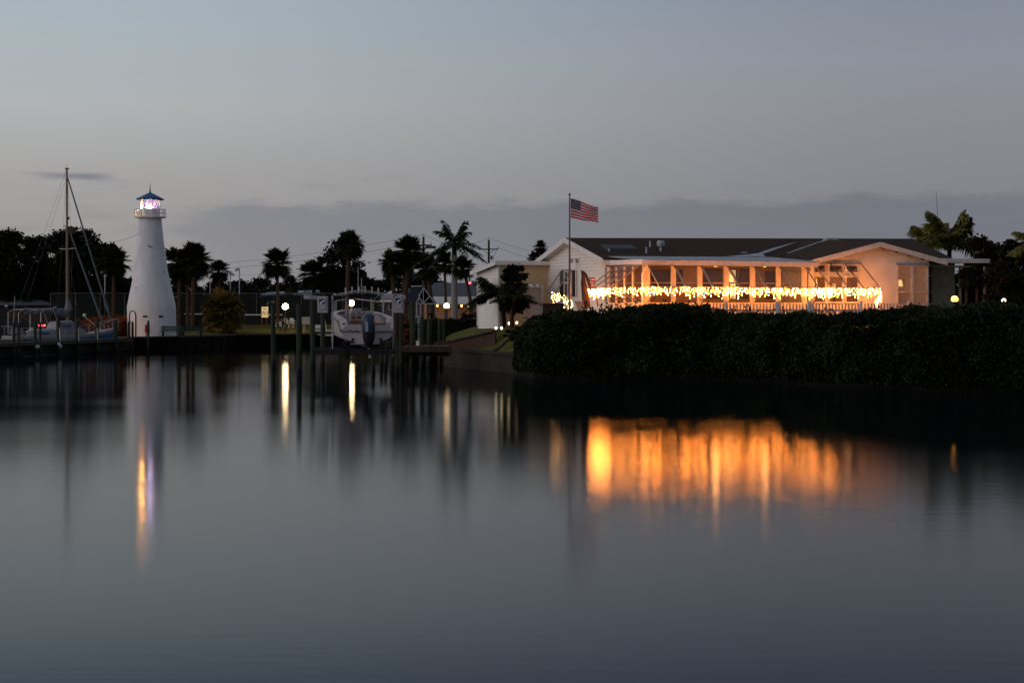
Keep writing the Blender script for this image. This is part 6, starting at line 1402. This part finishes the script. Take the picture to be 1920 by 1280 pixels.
for px in (490,525,560):
    a = MB(); a.box((XP(px,215),215,(GL+ZP(556,215))/2), (.15,.15,ZP(556,215)-GL)); a.build('post', MT['darkmetal'], t, smooth=False)
simple_house('low_building', 'pale blue grey building seen right of the boat top', 694, 712, 570, 548, 205, 6, 'roofblue', 'roofgrey', wins=((696,701,560,568,'glass'),(704,709,560,568,'glass')))
simple_house('low_building', 'grey hip roofed building behind the kiosk', 722, 800, 562, 541, 170, 9, 'wallgrey', 'roofgrey', wins=((730,738,567,580,'glass'),))
simple_house('orange_house', 'warmly lit low orange house with grey roof behind the royal palm', 795, 935, 556, 530, 160, 12, 'wallorange', 'roofgrey', base=1, wins=((806,816,571,581,'glass'),(850,862,571,580,'glass'),(876,888,571,580,'glass'),(893,902,571,580,'glass')), fascia='roofblue', rpx=(815,925))
t = thing('porch_awning', 'sloping awning along the front of the orange house', 'awning', (XP(860,157),157,3)); a = MB(); a.prism([P(812,556,159.5), P(906,556,159.5), P(906,569,157), P(812,569,157)], (0,0,-.08)); a.build('canopy', MT['trim'], t, smooth=False)
for px in (815,856,903):
    a = MB(); a.tube([(XP(px,157.1),157.1,1.0), (XP(px,157.1),157.1,ZP(569,157))], .05, 6); a.build('post', MT['whitep'], t)
for px, lab in ((820,'left'),(865.5,'middle'),(879,'right')):
    Y = 158.2; tt = thing('porch_lamp', 'small warm lamp under the awning of the orange house, '+lab, 'lamp', (XP(px,Y),Y,ZP(575,Y)), 'porch lamps of the orange house'); a = MB(); a.lathe([(.03,.22),(.08,.1),(.08,-.12),(.04,-.15)], P(px,572,Y), 10); a.build('lantern', MT['em_warm'], tt); a = MB(); a.tube([P(px,566,Y), P(px,569,Y)], .015, 4); a.build('chain', MT['wire'], tt)
# dark low building far left
simple_house('low_building', 'dim brown low building behind the road at the far left', -40, 92, 572, 560, 186, 8, 'bark', 'roofgrey', fascia='barkdark')
t = thing('cabinet', 'dark tall cabinet beside the road at the far left edge', 'cabinet', (XP(6,146),146,GL)); Y = 146; a = MB(); a.box((XP(7,Y),Y,(GL+ZP(577,Y))/2), (.55,.5,ZP(577,Y)-GL)); a.build('body', MT['blackp'], t, smooth=False); a = MB(); a.lathe([(.05,0),(.12,.1),(.1,.2)], P(12,577,Y), 8); a.build('vent', MT['alu'], t)
t = thing('lifeguard_ladder', 'brown slatted rack standing right of the lighthouse', 'rack', (XP(334,158.5),158.5,GL)); Y = 158.5; a = MB()
for px in (330.5,339): a.box((XP(px,Y),Y,(GL+ZP(577,Y))/2), (.07,.07,ZP(577,Y)-GL))
for py in (578,587,597,606): a.box((XP(334.7,Y),Y-.04,ZP(py,Y)), (.42,.04,.09))
a.build('frame', MT['dock'], t, smooth=False)

# ================================================================ power poles and lines
def upole(px, ptop, Y, lab, arm=.95, xf=False):
    x = XP(px,Y); z = ZP(ptop,Y); t = thing('power_pole', lab, 'power pole', (x,Y,GL), 'wooden power poles')
    a = MB(); a.tube([(x,Y,GL),(x,Y,z)], [.17,.11], 8); a.build('pole', MT['dock'], t)
    a = MB(); za = z-(1.0 if xf is False else .8); a.box((x,Y-.15,za), (2*arm,.1,.12)); a.beam((x-arm*.6,Y-.15,za), (x,Y-.15,za-.55), .05,.05); a.beam((x+arm*.6,Y-.15,za), (x,Y-.15,za-.55), .05,.05); a.build('crossarm', MT['dock'], t, smooth=False)
    for s_ in (-arm*.92, arm*.92, 0):
        a = MB(); zb_ = za+.06 if s_ else z; a.lathe([(.03,0),(.06,.1),(.03,.25),(.05,.3)], (x+s_,Y-.15 if s_ else Y,zb_), 8); a.build('insulator', MT['trim'], t)
    if xf:
        a = MB(); a.lathe([(.2,0),(.22,.1),(.22,.6),(.15,.7)], (x+.8,Y-.2,z-2.2), 10); a.build('transformer', MT['galv'], t)
        a = MB(); a.box((x+1.5,Y-.3,z-1.6), (.9,.3,.3)); a.box((x+.7,Y-.3,z-1.0), (1.0,.25,.25)); a.tube([(x,Y,z-1.5),(x+1.5,Y-.3,z-1.5)], .04, 5); a.build('street_lamp_arm', MT['darkmetal'], t)
    else:
        a = MB(); a.lathe([(.13,0),(.13,.4)], (x+.30,Y-.25,z-2.1), 8); a.tube([(x+.85,Y-.15,za),(x+.5,Y-.2,za-.9),(x+.3,Y-.2,za-2.4)], .03, 4); a.build('fuse_cutout', MT['darkmetal'], t)
    return x, Y, z
pA = upole(916.5,450,215,'wooden power pole with a crossarm left of the white house', 1.05)
pB = upole(794,444,190,'wooden power pole with transformer and street lamp behind the palm group', .8, True)
def cable(p, q, sag, lab, r=.015):
    a = MB(); a.tube([Vector(p).lerp(Vector(q), i/20)-UPZ*sag*4*(i/20)*(1-i/20) for i in range(21)], r, 4); a.build('power_line', MT['wire'], label=lab, cat='power line', group='overhead power lines')
xA,YA,zA_ = pA; xB,YB,zB_ = pB
cable((xA,YA,zA_+.2), (xB,YB,zB_+.2), .8, 'top power line between the two poles')
cable((xA-.9,YA-.15,zA_-.8), (xB,YB,zB_-.6), .9, 'lower power line between the two poles')
cable((xA,YA,zA_+.2), P(1180,484,240), 1.0, 'upper power line from the crossarm pole towards the house ridge')
cable((xA+.9,YA-.15,zA_-.8), P(1180,488,240), 1.2, 'lower power line from the crossarm pole towards the house ridge')
cable((xB,YB,zB_+.2), P(-60,478,250), 2.2, 'upper power line crossing the sky behind the lighthouse')
cable((xB,YB,zB_-.5), P(-60,484,250), 2.2, 'lower power line crossing the sky behind the lighthouse')
cable(P(795,470,200), P(300,505,260), 1.5, 'faint lowest power line behind the palms')
